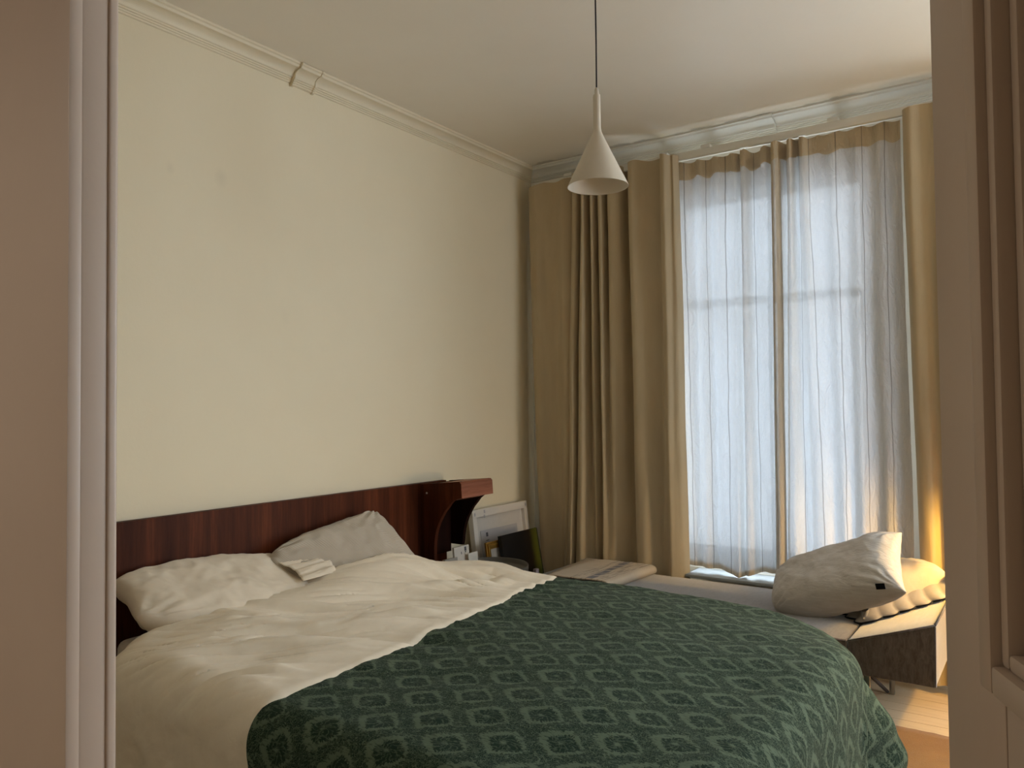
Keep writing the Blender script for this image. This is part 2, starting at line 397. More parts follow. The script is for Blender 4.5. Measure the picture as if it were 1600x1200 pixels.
# ------------------------------------------------------------------ mesh helpers
def mesh_obj(name, V, F, mat, parent=None, smooth=False, uv=None, mats=None, fmat=None):
    me = bpy.data.meshes.new(name)
    me.from_pydata([tuple(map(float, v)) for v in V], [], F)
    for m in (mats or [mat]): me.materials.append(m)
    if fmat is not None: me.polygons.foreach_set('material_index', fmat)
    if smooth: me.polygons.foreach_set('use_smooth', [True]*len(me.polygons))
    if uv is not None:
        l = me.uv_layers.new(name='UVMap'); idx = np.zeros(len(me.loops), dtype=np.int32)
        me.loops.foreach_get('vertex_index', idx)
        l.data.foreach_set('uv', np.asarray(uv, dtype=np.float32)[idx].ravel())
    me.update()
    o = bpy.data.objects.new(name, me); COL.objects.link(o)
    if parent: o.parent = parent
    return o
def from_bm(name, bm, mat, parent=None, smooth=False, mats=None):
    bmesh.ops.recalc_face_normals(bm, faces=bm.faces)
    me = bpy.data.meshes.new(name); bm.to_mesh(me); bm.free()
    for m in (mats or [mat]): me.materials.append(m)
    if smooth:
        me.polygons.foreach_set('use_smooth', [True]*len(me.polygons))
        me.set_sharp_from_angle(angle=math.radians(35))
    o = bpy.data.objects.new(name, me); COL.objects.link(o)
    if parent: o.parent = parent
    return o
def add_box(bm, lo, hi, bev=0.0, mtx=None, seg=2):
    r = bmesh.ops.create_cube(bm, size=1.0); vs = r['verts']
    lo, hi = Vector(lo), Vector(hi); c = (lo+hi)/2; s = hi-lo
    for v in vs: v.co = Vector((v.co.x*s.x, v.co.y*s.y, v.co.z*s.z))+c
    if bev:
        es = list({e for v in vs for e in v.link_edges})
        r = bmesh.ops.bevel(bm, geom=es, offset=bev, segments=seg, affect='EDGES', profile=.6)
        vs = list({v for f in r['faces'] for v in f.verts} | {v for v in vs if v.is_valid})
    if mtx is not None:
        bmesh.ops.transform(bm, matrix=mtx, verts=[v for v in vs if v.is_valid])
    return vs
def box(name, lo, hi, mat, parent=None, bev=0.0, mtx=None, seg=2):
    bm = bmesh.new(); add_box(bm, lo, hi, bev, None, seg)
    if mtx is not None: bmesh.ops.transform(bm, matrix=mtx, verts=bm.verts)
    return from_bm(name, bm, mat, parent, smooth=bev > 0)
def grid(name, P, mat, parent=None, uv=None, closed_u=False, closed_v=False, smooth=True, flip=False):
    n, m, _ = P.shape; F = []
    I = np.arange(n*m).reshape(n, m)
    ri = list(range(n-1)) + ([n-1] if closed_u else []); ci = list(range(m-1)) + ([m-1] if closed_v else [])
    for i in ri:
        a = I[i]; b = I[(i+1) % n]
        for j in ci:
            k = (j+1) % m
            F.append((int(a[j]), int(a[k]), int(b[k]), int(b[j])) if not flip else (int(a[j]), int(b[j]), int(b[k]), int(a[k])))
    return mesh_obj(name, P.reshape(-1, 3), F, mat, parent, smooth, None if uv is None else uv.reshape(-1, 2))
def lathe(name, prof, mat, parent=None, center=(0, 0, 0), n=48):
    a = np.linspace(0, 2*PI, n, endpoint=False)
    P = np.array([[[center[0]+r*math.cos(t), center[1]+r*math.sin(t), center[2]+z] for t in a] for r, z in prof])
    return grid(name, P, mat, parent, closed_v=True)
def tube(name, pts, r, mat, parent=None, n=10, closed=False):
    pts = [Vector(p) for p in pts]; V = []; F = []; N = len(pts)
    up = Vector((0, 0, 1)); prev = None
    for i, p in enumerate(pts):
        if closed: d = (pts[(i+1) % N]-pts[i-1]).normalized()
        else: d = (pts[min(i+1, N-1)]-pts[max(i-1, 0)]).normalized()
        ref = up if abs(d.dot(up)) < .95 else Vector((1, 0, 0))
        a = d.cross(ref).normalized(); b = d.cross(a).normalized()
        for k in range(n):
            t = 2*PI*k/n; V.append(p+a*(r*math.cos(t))+b*(r*math.sin(t)))
    for i in range(N if closed else N-1):
        for k in range(n):
            i2 = (i+1) % N
            F.append((i*n+k, i*n+(k+1) % n, i2*n+(k+1) % n, i2*n+k))
    if not closed:
        F.append(tuple(range(n))[::-1]); F.append(tuple((N-1)*n+k for k in range(n)))
    return mesh_obj(name, V, F, mat, parent, True)
def extrude(name, outline, axis, a0, a1, mat, parent=None, smooth=False, bev=0.0):
    """outline: list of 2-D points; axis 'x' -> (y,z) outline, 'y' -> (x,z), 'z' -> (x,y)"""
    bm = bmesh.new()
    def mk(p, a):
        return {'x': (a, p[0], p[1]), 'y': (p[0], a, p[1]), 'z': (p[0], p[1], a)}[axis]
    A = [bm.verts.new(mk(p, a0)) for p in outline]; B = [bm.verts.new(mk(p, a1)) for p in outline]
    n = len(outline)
    for i in range(n): bm.faces.new((A[i], A[(i+1) % n], B[(i+1) % n], B[i]))
    bm.faces.new(A[::-1]); bm.faces.new(B)
    if bev:
        es = [e for e in bm.edges if len(e.link_faces) == 2 and e.calc_face_angle(0) > .6]
        bmesh.ops.bevel(bm, geom=es, offset=bev, segments=2, affect='EDGES')
    return from_bm(name, bm, mat, parent, smooth=smooth or bev > 0)
def thing(name, label, cat, loc=(0, 0, 0), group=None):
    o = bpy.data.objects.new(name, None); COL.objects.link(o); o.location = loc; o.empty_display_size = .1
    o['label'] = label; o['category'] = cat
    if group: o['group'] = group
    return o
def tag(o, label, cat, group=None):
    o['label'] = label; o['category'] = cat
    if group: o['group'] = group
    return o
def struct(o):
    o['kind'] = 'structure'; return o
def reparent(o, root):
    """keep world place while hanging under a root that is not at the origin"""
    o.parent = root; o.matrix_parent_inverse = Matrix.Translation(root.location).inverted()
    return o
def settle(root):
    for c in list(root.children):
        c.matrix_parent_inverse = Matrix.Translation(root.location).inverted()

# numpy gradient noise
_rng = np.random.RandomState(11); _perm = _rng.permutation(256); _perm = np.concatenate([_perm]*3)
_g = _rng.normal(size=(256, 3)); _g /= np.linalg.norm(_g, axis=1)[:, None]
def pn(x, y, z=0.0):
    x, y, z = np.broadcast_arrays(np.asarray(x, float), np.asarray(y, float), np.asarray(z, float))
    xi, yi, zi = np.floor(x).astype(int), np.floor(y).astype(int), np.floor(z).astype(int)
    xf, yf, zf = x-xi, y-yi, z-zi
    s = lambda t: t*t*t*(t*(t*6-15)+10)
    u, v, w = s(xf), s(yf), s(zf)
    def gr(i, j, k):
        h = _perm[_perm[_perm[(xi+i) & 255]+((yi+j) & 255)]+((zi+k) & 255)]; g = _g[h]
        return g[..., 0]*(xf-i)+g[..., 1]*(yf-j)+g[..., 2]*(zf-k)
    l = lambda a, b, t: a+(b-a)*t
    return 1.6*l(l(l(gr(0, 0, 0), gr(1, 0, 0), u), l(gr(0, 1, 0), gr(1, 1, 0), u), v),
                 l(l(gr(0, 0, 1), gr(1, 0, 1), u), l(gr(0, 1, 1), gr(1, 1, 1), u), v), w)
def fbm(x, y, z=0.0, o=4, g=.5):
    r = 0; a = 1; f = 1
    for _ in range(o): r = r+a*pn(np.asarray(x)*f, np.asarray(y)*f, np.asarray(z)*f+_*7.3); a *= g; f *= 2.03
    return r
def sstep(a, b, x):
    t = np.clip((np.asarray(x)-a)/(b-a), 0, 1); return t*t*(3-2*t)
def catmull(P, n):
    P = np.asarray(P, float); Q = np.vstack([2*P[0]-P[1], P, 2*P[-1]-P[-2]])
    out = []
    m = len(P)-1
    for t in np.linspace(0, m, n):
        i = min(int(t), m-1); f = t-i; a, b, c, d = Q[i], Q[i+1], Q[i+2], Q[i+3]
        out.append(.5*((2*b)+(-a+c)*f+(2*a-5*b+4*c-d)*f*f+(-a+3*b-3*c+d)*f**3))
    return np.array(out)

# ------------------------------------------------------------------ room shell
XL, YW, CEIL = -3.11, 4.72, 3.215
XR, YN0, YN1 = 2.7, .597, .65
WX0, WX1, WZ0, WZ1 = -2.03, -.82, .47, 2.87     # window opening
VX0, VX1 = .36, 2.5                             # added second window, unseen, brings more daylight into the room

struct(box('floor', (XL-.2, -2.2, -.08), (XR+.2, YW+.3, 0), M['boards']))
struct(box('ceiling', (XL-.2, -2.2, CEIL), (XR+.2, YW+.3, CEIL+.1), M['ceiling']))
struct(box('wall_left', (XL-.15, YN0, 0), (XL, YW+.3, CEIL), M['wall']))
RY0, RY1, RZ0, RZ1 = 3.5, 4.5, .88, 2.85        # added unseen window in the right-hand wall, for fill daylight
bm = bmesh.new()
for lo, hi in [((XR, YN0, 0), (XR+.15, RY0, CEIL)), ((XR, RY1, 0), (XR+.15, YW+.3, CEIL)), ((XR, RY0, 0), (XR+.15, RY1, RZ0)), ((XR, RY0, RZ1), (XR+.15, RY1, CEIL))]:
    add_box(bm, lo, hi)
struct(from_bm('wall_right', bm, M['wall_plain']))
w3 = bpy.data.objects.new('window_3_added', None); COL.objects.link(w3); struct(w3)
bm = bmesh.new()
for lo, hi in [((XR+.03, RY0, RZ0), (XR+.10, RY0+.05, RZ1)), ((XR+.03, RY1-.05, RZ0), (XR+.10, RY1, RZ1)), ((XR+.03, RY0, RZ0), (XR+.10, RY1, RZ0+.05)),
               ((XR+.03, RY0, RZ1-.05), (XR+.10, RY1, RZ1)), ((XR+.04, 4.08, RZ0), (XR+.09, 4.12, RZ1))]:
    add_box(bm, lo, hi, .003)
from_bm('window_frame', bm, M['sill'], w3)
box('pane', (XR+.06, RY0+.04, RZ0+.04), (XR+.065, 4.09, RZ1-.04), M['glass'], w3)
box('pane', (XR+.06, 4.11, RZ0+.04), (XR+.065, RY1-.04, RZ1-.04), M['glass'], w3)
bm = bmesh.new()
for lo, hi in [((XL-.1, YW, 0), (WX0, YW+.25, CEIL)), ((WX1, YW, 0), (VX0, YW+.25, CEIL)), ((VX1, YW, 0), (XR+.1, YW+.25, CEIL)),
               ((WX0, YW, 0), (WX1, YW+.25, WZ0)), ((WX0, YW, WZ1), (WX1, YW+.25, CEIL)),
               ((VX0, YW, 0), (VX1, YW+.25, WZ0)), ((VX0, YW, WZ1), (VX1, YW+.25, CEIL))]:
    add_box(bm, lo, hi)
struct(from_bm('wall_far', bm, M['trim_cool']))
# near wall with the doorway the camera looks through
DX0, DX1, DZ = -1.226, .035, 2.75
bm = bmesh.new()
for lo, hi in [((XL-.1, YN0, 0), (DX0-.03, YN1, CEIL)), ((DX1+.03, YN0, 0), (XR+.1, YN1, CEIL)), ((DX0-.03, YN0, DZ), (DX1+.03, YN1, CEIL))]:
    add_box(bm, lo, hi)
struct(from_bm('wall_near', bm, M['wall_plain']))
# hall shell round the camera
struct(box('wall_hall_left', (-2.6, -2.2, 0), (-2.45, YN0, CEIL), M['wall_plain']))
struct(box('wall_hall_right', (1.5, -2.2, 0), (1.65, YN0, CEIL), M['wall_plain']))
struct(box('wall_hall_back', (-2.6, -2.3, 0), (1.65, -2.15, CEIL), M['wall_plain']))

# door lining: jambs with a small rounded stop bead on the room side, architrave on the hall side
dt = box('trim_1', (DX0-.03, YN0, 0), (DX0, YN1, DZ), M['door'], None, .004); struct(dt)
box('stop_bead', (DX0-.02, YN1-.014, 0), (DX0+.003, YN1+.004, DZ), M['door'], dt, .0065, seg=4)
struct(box('trim_2', (DX1, YN0, 0), (DX1+.03, YN1, DZ), M['door'], None, .004))
struct(box('trim_3', (DX0-.03, YN0, DZ-.03), (DX1+.03, YN1, DZ), M['door'], None, .004))
ar = box('trim_4', (DX0-.36, YN0-.02, 0), (DX0+.001, YN0+.001, DZ+.1), M['door'], None, .004); struct(ar)
ar = box('trim_5', (DX1, YN0-.02, 0), (DX1+.12, YN0+.001, DZ+.1), M['door'], None, .004); struct(ar)

# cornices: profile (projection, height below the ceiling)
CP = [(0, 0), (.088, 0), (.088, -.010), (.080, -.014), (.077, -.020)]
for k in range(9):
    t = k/8*PI/2; CP.append((.074-.046*math.sin(t), -.024-.030*(1-math.cos(t))))
CP += [(.026, -.058), (.020, -.060), (.0195, -.066), (.013, -.068), (.0125, -.074), (.007, -.076), (.0065, -.083), (0, -.086)]
c1 = extrude('trim_6', [(XL+p, CEIL+z) for p, z in CP], 'y', YN1, YW, M['trim']); struct(c1)
CP2 = [(p*1.25, z) for p, z in CP]
c2 = extrude('trim_7', [(YW-p, CEIL+z) for p, z in CP2], 'x', XL, XR, M['trim_cool']); struct(c2)
def sleeve(name, fn, axis, a0, a1, mat, parent, g=.007):
    o = [(0, .0)] + [(p+g, z-(g if p < .03 else g*.3)) for p, z in CP[1:]] + [(0, -.086-g)]
    s = extrude(name, [fn(p, z) for p, z in o], axis, a0, a1, mat, parent)
    return s
sleeve('joint_block', lambda p, z: (XL+p, CEIL+z), 'y', 2.537, 2.662, M['trim'], c1)
sleeve('joint_rim', lambda p, z: (XL+p, CEIL+z), 'y', 2.528, 2.541, M['trim'], c1, .014)
sleeve('joint_rim', lambda p, z: (XL+p, CEIL+z), 'y', 2.658, 2.671, M['trim'], c1, .012)
sleeve('joint_block', lambda p, z: (YW-p*1.25, CEIL+z), 'x', -1.44, -1.33, M['trim_cool'], c2, .012)
# small corner rosette where the cornices meet
# baseboards with brown floor strip
struct(box('baseboard_left', (XL, YN1, 0), (XL+.02, YW, .16), M['trim'], None, .004))
b = box('baseboard_far', (XL, YW-.022, .035), (XR, YW, .15), M['trim_cool'], None, .004); struct(b)
box('moulding', (XL, YW-.034, .085), (XR, YW-.015, .105), M['trim_cool'], b, .006)
box('floor_strip', (XL, YW-.03, 0), (XR, YW, .035), M['brown_strip'], b)

# floorboards (each its own piece of the floor), running along X, where the picture shows them
fl = bpy.data.objects['floor']
bdm = None
for i in range(8):
    y0 = 3.86+i*.108
    if bdm is None:
        bm = bmesh.new(); add_box(bm, (-2.3, .002, 0), (2.4, .1074, .004), .0006, seg=1)
        o = from_bm('floorboard', bm, M['boards'], fl); bdm = o.data
    else:
        o = bpy.data.objects.new('floorboard', bdm); COL.objects.link(o); o.parent = fl
    o.location = (random.uniform(-.05, .05), y0, 0)
# tan rug
V = []; nx = 160; ny = 40
xs = np.linspace(-2.4, 1.6, nx); P = np.zeros((nx, ny, 3))
for j, s in enumerate(np.linspace(0, 1, ny)):
    P[:, j, 0] = xs
    P[:, j, 1] = .95+(3.985-.95)*s + (fbm(xs*9, 3.1, 0, 3)*.010 if j == ny-1 else 0)
    P[:, j, 2] = .014+.003*fbm(xs*3, s*9, 2, 2)
P[:, -1, 2] = .002
rug = grid('rug', P, M['rug']); tag(rug, 'tan wool rug with a slightly frayed edge on the pale boards beside the bed', 'rug')
sm = rug.modifiers.new('thick', 'SOLIDIFY'); sm.thickness = .003; sm.offset = -1

# ------------------------------------------------------------------ windows
def window(name, x0, x1, bars):
    w = bpy.data.objects.new(name, None); COL.objects.link(w); w['kind'] = 'structure'
    yo = YW+.03
    bm = bmesh.new()
    add_box(bm, (x0, yo-.02, WZ0), (x0+.035, yo+.09, WZ1)); add_box(bm, (x1-.035, yo-.02, WZ0), (x1, yo+.09, WZ1))
    add_box(bm, (x0, yo-.02, WZ1-.05), (x1, yo+.09, WZ1)); add_box(bm, (x0, yo-.02, WZ0), (x1, yo+.09, WZ0+.03))
    from_bm('window_frame', bm, M['sill'], w)
    def sash(nm, z0, z1, y):
        bm = bmesh.new(); s = .04; rb = .11 if z0 < 1 else .05
        add_box(bm, (x0+.035, y, z0), (x0+.035+s, y+.035, z1), .004); add_box(bm, (x1-.035-s, y, z0), (x1-.035, y+.035, z1), .004)
        add_box(bm, (x0+.035+s, y, z1-.05), (x1-.035-s, y+.035, z1), .004); add_box(bm, (x0+.035+s, y, z0), (x1-.035-s, y+.035, z0+rb), .004)
        for b_ in bars: add_box(bm, (b_-.02, y+.004, z0+.06), (b_+.02, y+.031, z1-.05), .004)
        o = from_bm(nm, bm, M['sill'], w)
        edges = [x0+.075]+list(bars)+[x1-.075]
        for a_, b_ in zip(edges[:-1], edges[1:]):
            box('pane', (a_, y+.015, z0+.05), (b_, y+.019, z1-.04), M['glass'], o)
    sash('lower_sash', WZ0+.03, 2.16, yo); sash('upper_sash', 2.11, WZ1-.05, yo+.045)
    # deep white sill board
    box('window_sill', (x0+.16, YW-.225, WZ0-.022), (x1+.06, yo, WZ0-.002), M['sill_toned'], w, .006)
    return w
window('window_1', WX0, WX1, [-1.40])
window('window_2_added', VX0, VX1, [1.34])

# ------------------------------------------------------------------ curtain track
tr = thing('curtain_track', 'long white double curtain track under the cornice of the window wall', 'curtain track')
box('track_rail', (-2.97, 4.555, 3.026), (XR-.05, 4.580, 3.070), M['trim_cool'], tr, .003)
box('track_rail', (-2.97, 4.615, 3.040), (XR-.05, 4.635, 3.058), M['trim_cool'], tr, .002)
for x in (-2.7, -2.0, -1.72, -.98, -.2, .9, 1.9):
    box('bracket', (x-.03, 4.55, 3.070), (x+.03, YW+.001, 3.090), M['trim_cool'], tr, .003)

def curtain(name, top, bot, z0, z1, mat, nu=260, nv=70, mid=None, topz=None, botz=None, crumple=.004, pleat_top=0.0, seed=0, parent=None):
    A = catmull(top, nu); B = catmull(bot, nu)
    Mi = catmull(mid, nu) if mid is not None else None
    d = np.linalg.norm(np.diff(B, axis=0), axis=1); arc = np.concatenate([[0], np.cumsum(d)])
    P = np.zeros((nv, nu, 3)); uv = np.zeros((nv, nu, 2))
    s = np.linspace(0, 1, nu)
    tz = np.array([topz(x) for x in A[:, 0]]) if topz else np.full(nu, z1)
    bz = np.array([botz(x) for x in B[:, 0]]) if botz else np.full(nu, z0)
    for i, t in enumerate(np.linspace(0, 1, nv)**1.15):
        k = sstep(0, 1, t)
        if Mi is None: Q = A*(1-k)+B*k
        elif t < .5: q = sstep(0, 1, t*2); Q = A*(1-q)+Mi*q
        else: q = sstep(0, 1, t*2-1); Q = Mi*(1-q)+B*q
        z = tz*(1-t)+bz*t
        P[i, :, 0] = Q[:, 0]+crumple*fbm(arc*5, z*1.2, seed, 3)
        P[i, :, 1] = Q[:, 1]+crumple*1.6*fbm(arc*7, z*1.1, seed+9.5, 3)
        P[i, :, 2] = z
        uv[i, :, 0] = arc; uv[i, :, 1] = tz-z
    o = grid(name, P, mat, parent, uv)
    return o

# left drapes
A_t = [(-3.035, 4.66), (-3.02, 4.555), (-2.95, 4.52), (-2.88, 4.535), (-2.80, 4.54), (-2.72, 4.515), (-2.65, 4.55), (-2.61, 4.63), (-2.58, 4.66)]
A_b = [(-2.99, 4.66), (-2.955, 4.55), (-2.89, 4.51), (-2.83, 4.545), (-2.77, 4.55), (-2.72, 4.50), (-2.68, 4.53), (-2.655, 4.62), (-2.63, 4.66)]
o = curtain('curtain', A_t, A_b, .05, 3.05, M['drape'], topz=lambda x: 3.045+.006*math.sin(x*30), seed=1)
cA = tag(o, 'flat taupe drape hanging in the corner beside the cream wall', 'curtain')
B_t = [(-2.655, 4.56), (-2.635, 4.50), (-2.60, 4.495), (-2.585, 4.60), (-2.565, 4.50), (-2.535, 4.48), (-2.522, 4.61), (-2.50, 4.50), (-2.472, 4.48),
       (-2.46, 4.60), (-2.44, 4.50), (-2.405, 4.485), (-2.395, 4.60), (-2.365, 4.49), (-2.29, 4.50), (-2.268, 4.59), (-2.235, 4.61), (-2.218, 4.50), (-2.185, 4.47),
       (-2.13, 4.50), (-2.05, 4.54), (-1.995, 4.545), (-1.985, 4.47), (-1.95, 4.455), (-1.925, 4.50), (-1.905, 4.50), (-1.89, 4.55)]
B_b = [(-2.715, 4.50), (-2.69, 4.46), (-2.655, 4.44), (-2.643, 4.50), (-2.63, 4.47), (-2.58, 4.445), (-2.54, 4.48), (-2.51, 4.52), (-2.48, 4.50),
       (-2.44, 4.545), (-2.425, 4.50), (-2.415, 4.455), (-2.38, 4.44), (-2.33, 4.47), (-2.28, 4.53), (-2.24, 4.555), (-2.215, 4.55), (-2.19, 4.50), (-2.16, 4.46),
       (-2.11, 4.45), (-2.06, 4.49), (-2.02, 4.52), (-1.98, 4.50), (-1.95, 4.455), (-1.92, 4.46), (-1.88, 4.50), (-1.855, 4.545)]
B_m = [((a[0]*.5+b[0]*.5), (a[1]*.55+b[1]*.45)) for a, b in zip(B_t, B_b)]
o = curtain('curtain', B_t, B_b, .05, 3.05, M['drape'], nu=620, nv=90, mid=B_m, topz=lambda x: 3.055+.006*math.sin(x*40), seed=3, crumple=.003)
cB = tag(o, 'pleated taupe drape drawn back to the left edge of the sheer curtains', 'curtain')
# stitched heading tape on the drapes
def heading(cur, rows, nm='heading_tape'):
    me = cur.data; nu = rows
    return None

# right drape
R_t = [(-.632, 4.60), (-.625, 4.53), (-.59, 4.50), (-.54, 4.52), (-.50, 4.53), (-.45, 4.50), (-.40, 4.54), (-.35, 4.50), (-.28, 4.55), (-.22, 4.5), (-.14, 4.56), (-.05, 4.5)]
R_b = [(-.60, 4.61), (-.592, 4.56), (-.57, 4.525), (-.53, 4.51), (-.49, 4.54), (-.44, 4.50), (-.39, 4.545), (-.33, 4.49), (-.27, 4.55), (-.2, 4.49), (-.12, 4.56), (-.03, 4.5)]
o = curtain('curtain', R_t, R_b, .05, 3.05, M['drape'], nu=200, topz=lambda x: 3.05+.005*math.sin(x*33), seed=5)
tag(o, 'taupe drape at the right of the sheers, glowing yellow low down', 'curtain')
# drapes and sheers of the added second window, beyond the door leaf
o = curtain('curtain', [(2.38+.02*k, 4.46+.07*(k % 2)) for k in range(14)], [(2.38+.02*k, 4.46+.07*(k % 2)) for k in range(14)], .05, 3.05, M['drape'], nu=150, nv=30, seed=6)
tag(o, 'taupe drape gathered beyond the added second window', 'curtain')

# sheers: left panel, right panel
def wob(pts, y=4.60): return [(x, y+d) for x, d in pts]
SL_t = wob([(-1.93, .0), (-1.88, -.012), (-1.82, .018), (-1.77, -.01), (-1.715, .02), (-1.66, -.012), (-1.605, .018), (-1.555, -.012), (-1.52, .02), (-1.505, -.05), (-1.475, -.055), (-1.46, .015), (-1.42, .01),
           (-1.37, -.012), (-1.34, .015), (-1.325, -.03), (-1.315, -.075), (-1.29, -.08), (-1.275, -.02)])
SL_b = wob([(-1.90, .0), (-1.85, -.015), (-1.80, .0), (-1.76, -.025), (-1.70, .015), (-1.65, -.02), (-1.60, -.03), (-1.555, -.045), (-1.53, .00), (-1.505, -.045), (-1.475, -.035), (-1.45, .015), (-1.41, .0),
           (-1.375, -.015), (-1.355, .0), (-1.345, -.03), (-1.33, -.06), (-1.305, -.065), (-1.285, -.02)])
tz = lambda x: 3.025-.014*abs(math.sin((x+1.9)*PI/.105))-(.012 if -1.5 < x < -1.4 else 0)
bzl = lambda x: float(np.interp(x, [-1.9, -1.8, -1.66, -1.56, -1.5, -1.42, -1.3], [.508, .502, .494, .468, .486, .512, .505]))
o = curtain('sheer_curtain', SL_t, SL_b, .5, 3.02, M['net'], nu=420, nv=150, topz=tz, botz=bzl, crumple=.0035, seed=11)
tag(o, 'left sheer linen panel, its wavy hem just above the sill', 'sheer curtain')
SR_t = wob([(-1.315, .03), (-1.305, -.03), (-1.28, -.05), (-1.262, .01), (-1.245, .02), (-1.232, -.04), (-1.21, -.055), (-1.196, .01), (-1.18, .015), (-1.165, -.04), (-1.14, -.05), (-1.12, .0), (-1.05, .012),
           (-.99, -.008), (-.93, .012), (-.87, -.012), (-.81, .012), (-.75, -.01), (-.70, .006), (-.648, -.005)])
SR_b = wob([(-1.335, .03), (-1.325, -.02), (-1.31, -.05), (-1.295, .0), (-1.275, .015), (-1.26, -.03), (-1.24, -.05), (-1.215, -.045), (-1.19, .0), (-1.15, .02), (-1.12, -.015), (-1.07, -.02), (-1.02, .012),
           (-.97, -.015), (-.92, .006), (-.87, -.025), (-.81, .015), (-.75, -.01), (-.69, .01), (-.628, -.012)])
tz2 = lambda x: 3.028-.012*abs(math.sin((x+1.3)*PI/.115))
bzr = lambda x: .50+.008*math.sin(x*14)
o2 = curtain('sheer_curtain', SR_t, SR_b, .5, 3.02, M['net'], nu=420, nv=150, topz=tz2, botz=bzr, crumple=.0045, seed=17)
tag(o2, 'right sheer linen panel bunched at its left and crinkled at its right', 'sheer curtain')
# hem attribute: denser cloth along the hem and the leading edges
def hem_attr(ob, nu, nv, edge_cols):
    a = ob.data.attributes.new('hem', 'FLOAT', 'POINT'); v = np.zeros((nv, nu), dtype=np.float32)
    v[-2:, :] = .9
    for c0, c1_ in edge_cols: v[:, c0:c1_] = np.maximum(v[:, c0:c1_], .62)
    a.data.foreach_set('value', v.ravel())
hem_attr(o, 420, 150, [(372, 384), (396, 420)]); hem_attr(o2, 420, 150, [(0, 20), (34, 52), (78, 92)])
Q3 = [(2.25+.02*k, 4.58+.05*(k % 2)) for k in range(12)]
o3 = curtain('sheer_curtain', Q3, Q3, .5, 3.02, M['net'], nu=120, nv=40, seed=21)
tag(o3, 'sheer linen panel drawn back beside the added second window', 'sheer curtain')

# ------------------------------------------------------------------ the bed
bed = thing('bed', 'mahogany double bed with a panelled headboard and a curved corner shelf', 'bed', (-2.0, 2.5, 0))
box('headboard', (-3.095, 1.12, .12), (-3.055, 3.66, 1.053), M['mahogany'], bed, .003)
# curved corner shelf: near board, hollow core, far board, solid nose
def arc_board(lo_extra, xr0, xr1, zt0, zt1):
    """outline in x,z of a corbel board"""
    o = [(xr0, zt0), (xr1-.012, zt1), (xr1, zt1-.014), (xr1+.004, zt1-.092)]
    pts = [(-2.797, .973), (-2.825, .952), (-2.846, .927), (-2.872, .900), (-2.893, .868), (-2.914, .834), (-2.930, .797), (-2.941, .760), (-2.947, .722), (-2.950, .690)]
    o += [(x+(xr1+2.75), z) for x, z in pts]
    o += lo_extra
    return o
near = arc_board([(-2.950, .60), (-3.058, .60)], -3.058, -2.75, 1.048, 1.076)
shelf = extrude('corner_shelf', near, 'y', 3.42, 3.445, M['mahogany'], bed, bev=.002)
far_b = arc_board([(-2.962, .665), (-3.058, .665)], -3.058, -2.755, 1.048, 1.074)
extrude('shelf_side', far_b, 'y', 3.69, 3.715, M['mahogany_shaded'], shelf, bev=.002)
extrude('shelf_nose', [(-2.93, 1.060), (-2.762, 1.075), (-2.750, 1.061), (-2.746, .984), (-2.79, .975), (-2.83, .962), (-2.93, .99)], 'y', 3.4455, 3.6895, M['mahogany_end_lit'], shelf)
extrude('shelf_nose', [(-2.758, 1.0745), (-2.7465, 1.063), (-2.7415, .9835), (-2.752, .982)], 'y', 3.421, 3.714, M['mahogany_end_lit'], shelf)
box('shelf_back', (-3.0575, 3.4455, .62), (-3.045, 3.6895, 1.045), M['mahogany_shaded'], shelf)
lathe('screw_cover', [(0, 0), (.006, 0), (.006, .004), (0, .005)], M['chrome'], shelf, (0, 0, 0), 12)
sc = bpy.data.objects['screw_cover']; sc.rotation_euler = (PI/2, 0, 0); sc.location = (-3.0, 3.418, 1.0)
box('side_rail', (-3.05, 1.60, .22), (-1.0, 1.63, .36), M['mahogany_x'], bed, .004)
box('side_rail', (-3.05, 3.30, .22), (-1.0, 3.33, .36), M['mahogany_x'], bed, .004)
box('foot_rail', (-1.02, 1.60, .22), (-.99, 3.33, .36), M['mahogany_x'], bed, .004)
bm = bmesh.new(); add_box(bm, (-3.05, 1.63, .33), (-1.02, 3.30, .36)); from_bm('slat_base', bm, M['mahogany_x'], bed)
for x in (-2.98, -1.06):
    for y in (1.62, 3.24):
        box('leg', (x-.03, y-.01, 0), (x+.03, y+.06, .24), M['mahogany_x'], bed, .004)
settle(bed)
mat_o = box('mattress', (-3.05, 1.615, .362), (-.98, 3.30, .60), M['sheet'], None, .05, seg=5)
bm = bmesh.new(); bm.from_mesh(mat_o.data)
bmesh.ops.bisect_plane(bm, geom=bm.verts[:]+bm.edges[:]+bm.faces[:], plane_co=(-2.4, 0, 0), plane_no=(1, 0, 0))
for v in bm.verts:
    if v.co.z > .45: v.co.z -= .07*float(sstep(-2.4, -1.0, v.co.x))
bm.to_mesh(mat_o.data); bm.free()
tag(mat_o, 'mattress in a white fitted sheet, seen at the left under the duvet', 'mattress')

# bed surface -------------------------------------------------------
EDGE_Y = [1.0, 1.5, 1.6, 1.8, 2.04, 2.51, 2.79, 3.0, 3.236, 3.38, 3.7]
EDGE_X = [-1.80, -1.87, -1.875, -1.88, -1.885, -1.925, -1.965, -2.00, -2.048, -2.12, -2.16]
def edge_x(y): return np.interp(y, EDGE_Y, EDGE_X)+.014*np.sin(np.asarray(y)*7.5+.6)+.006*np.sin(np.asarray(y)*17)

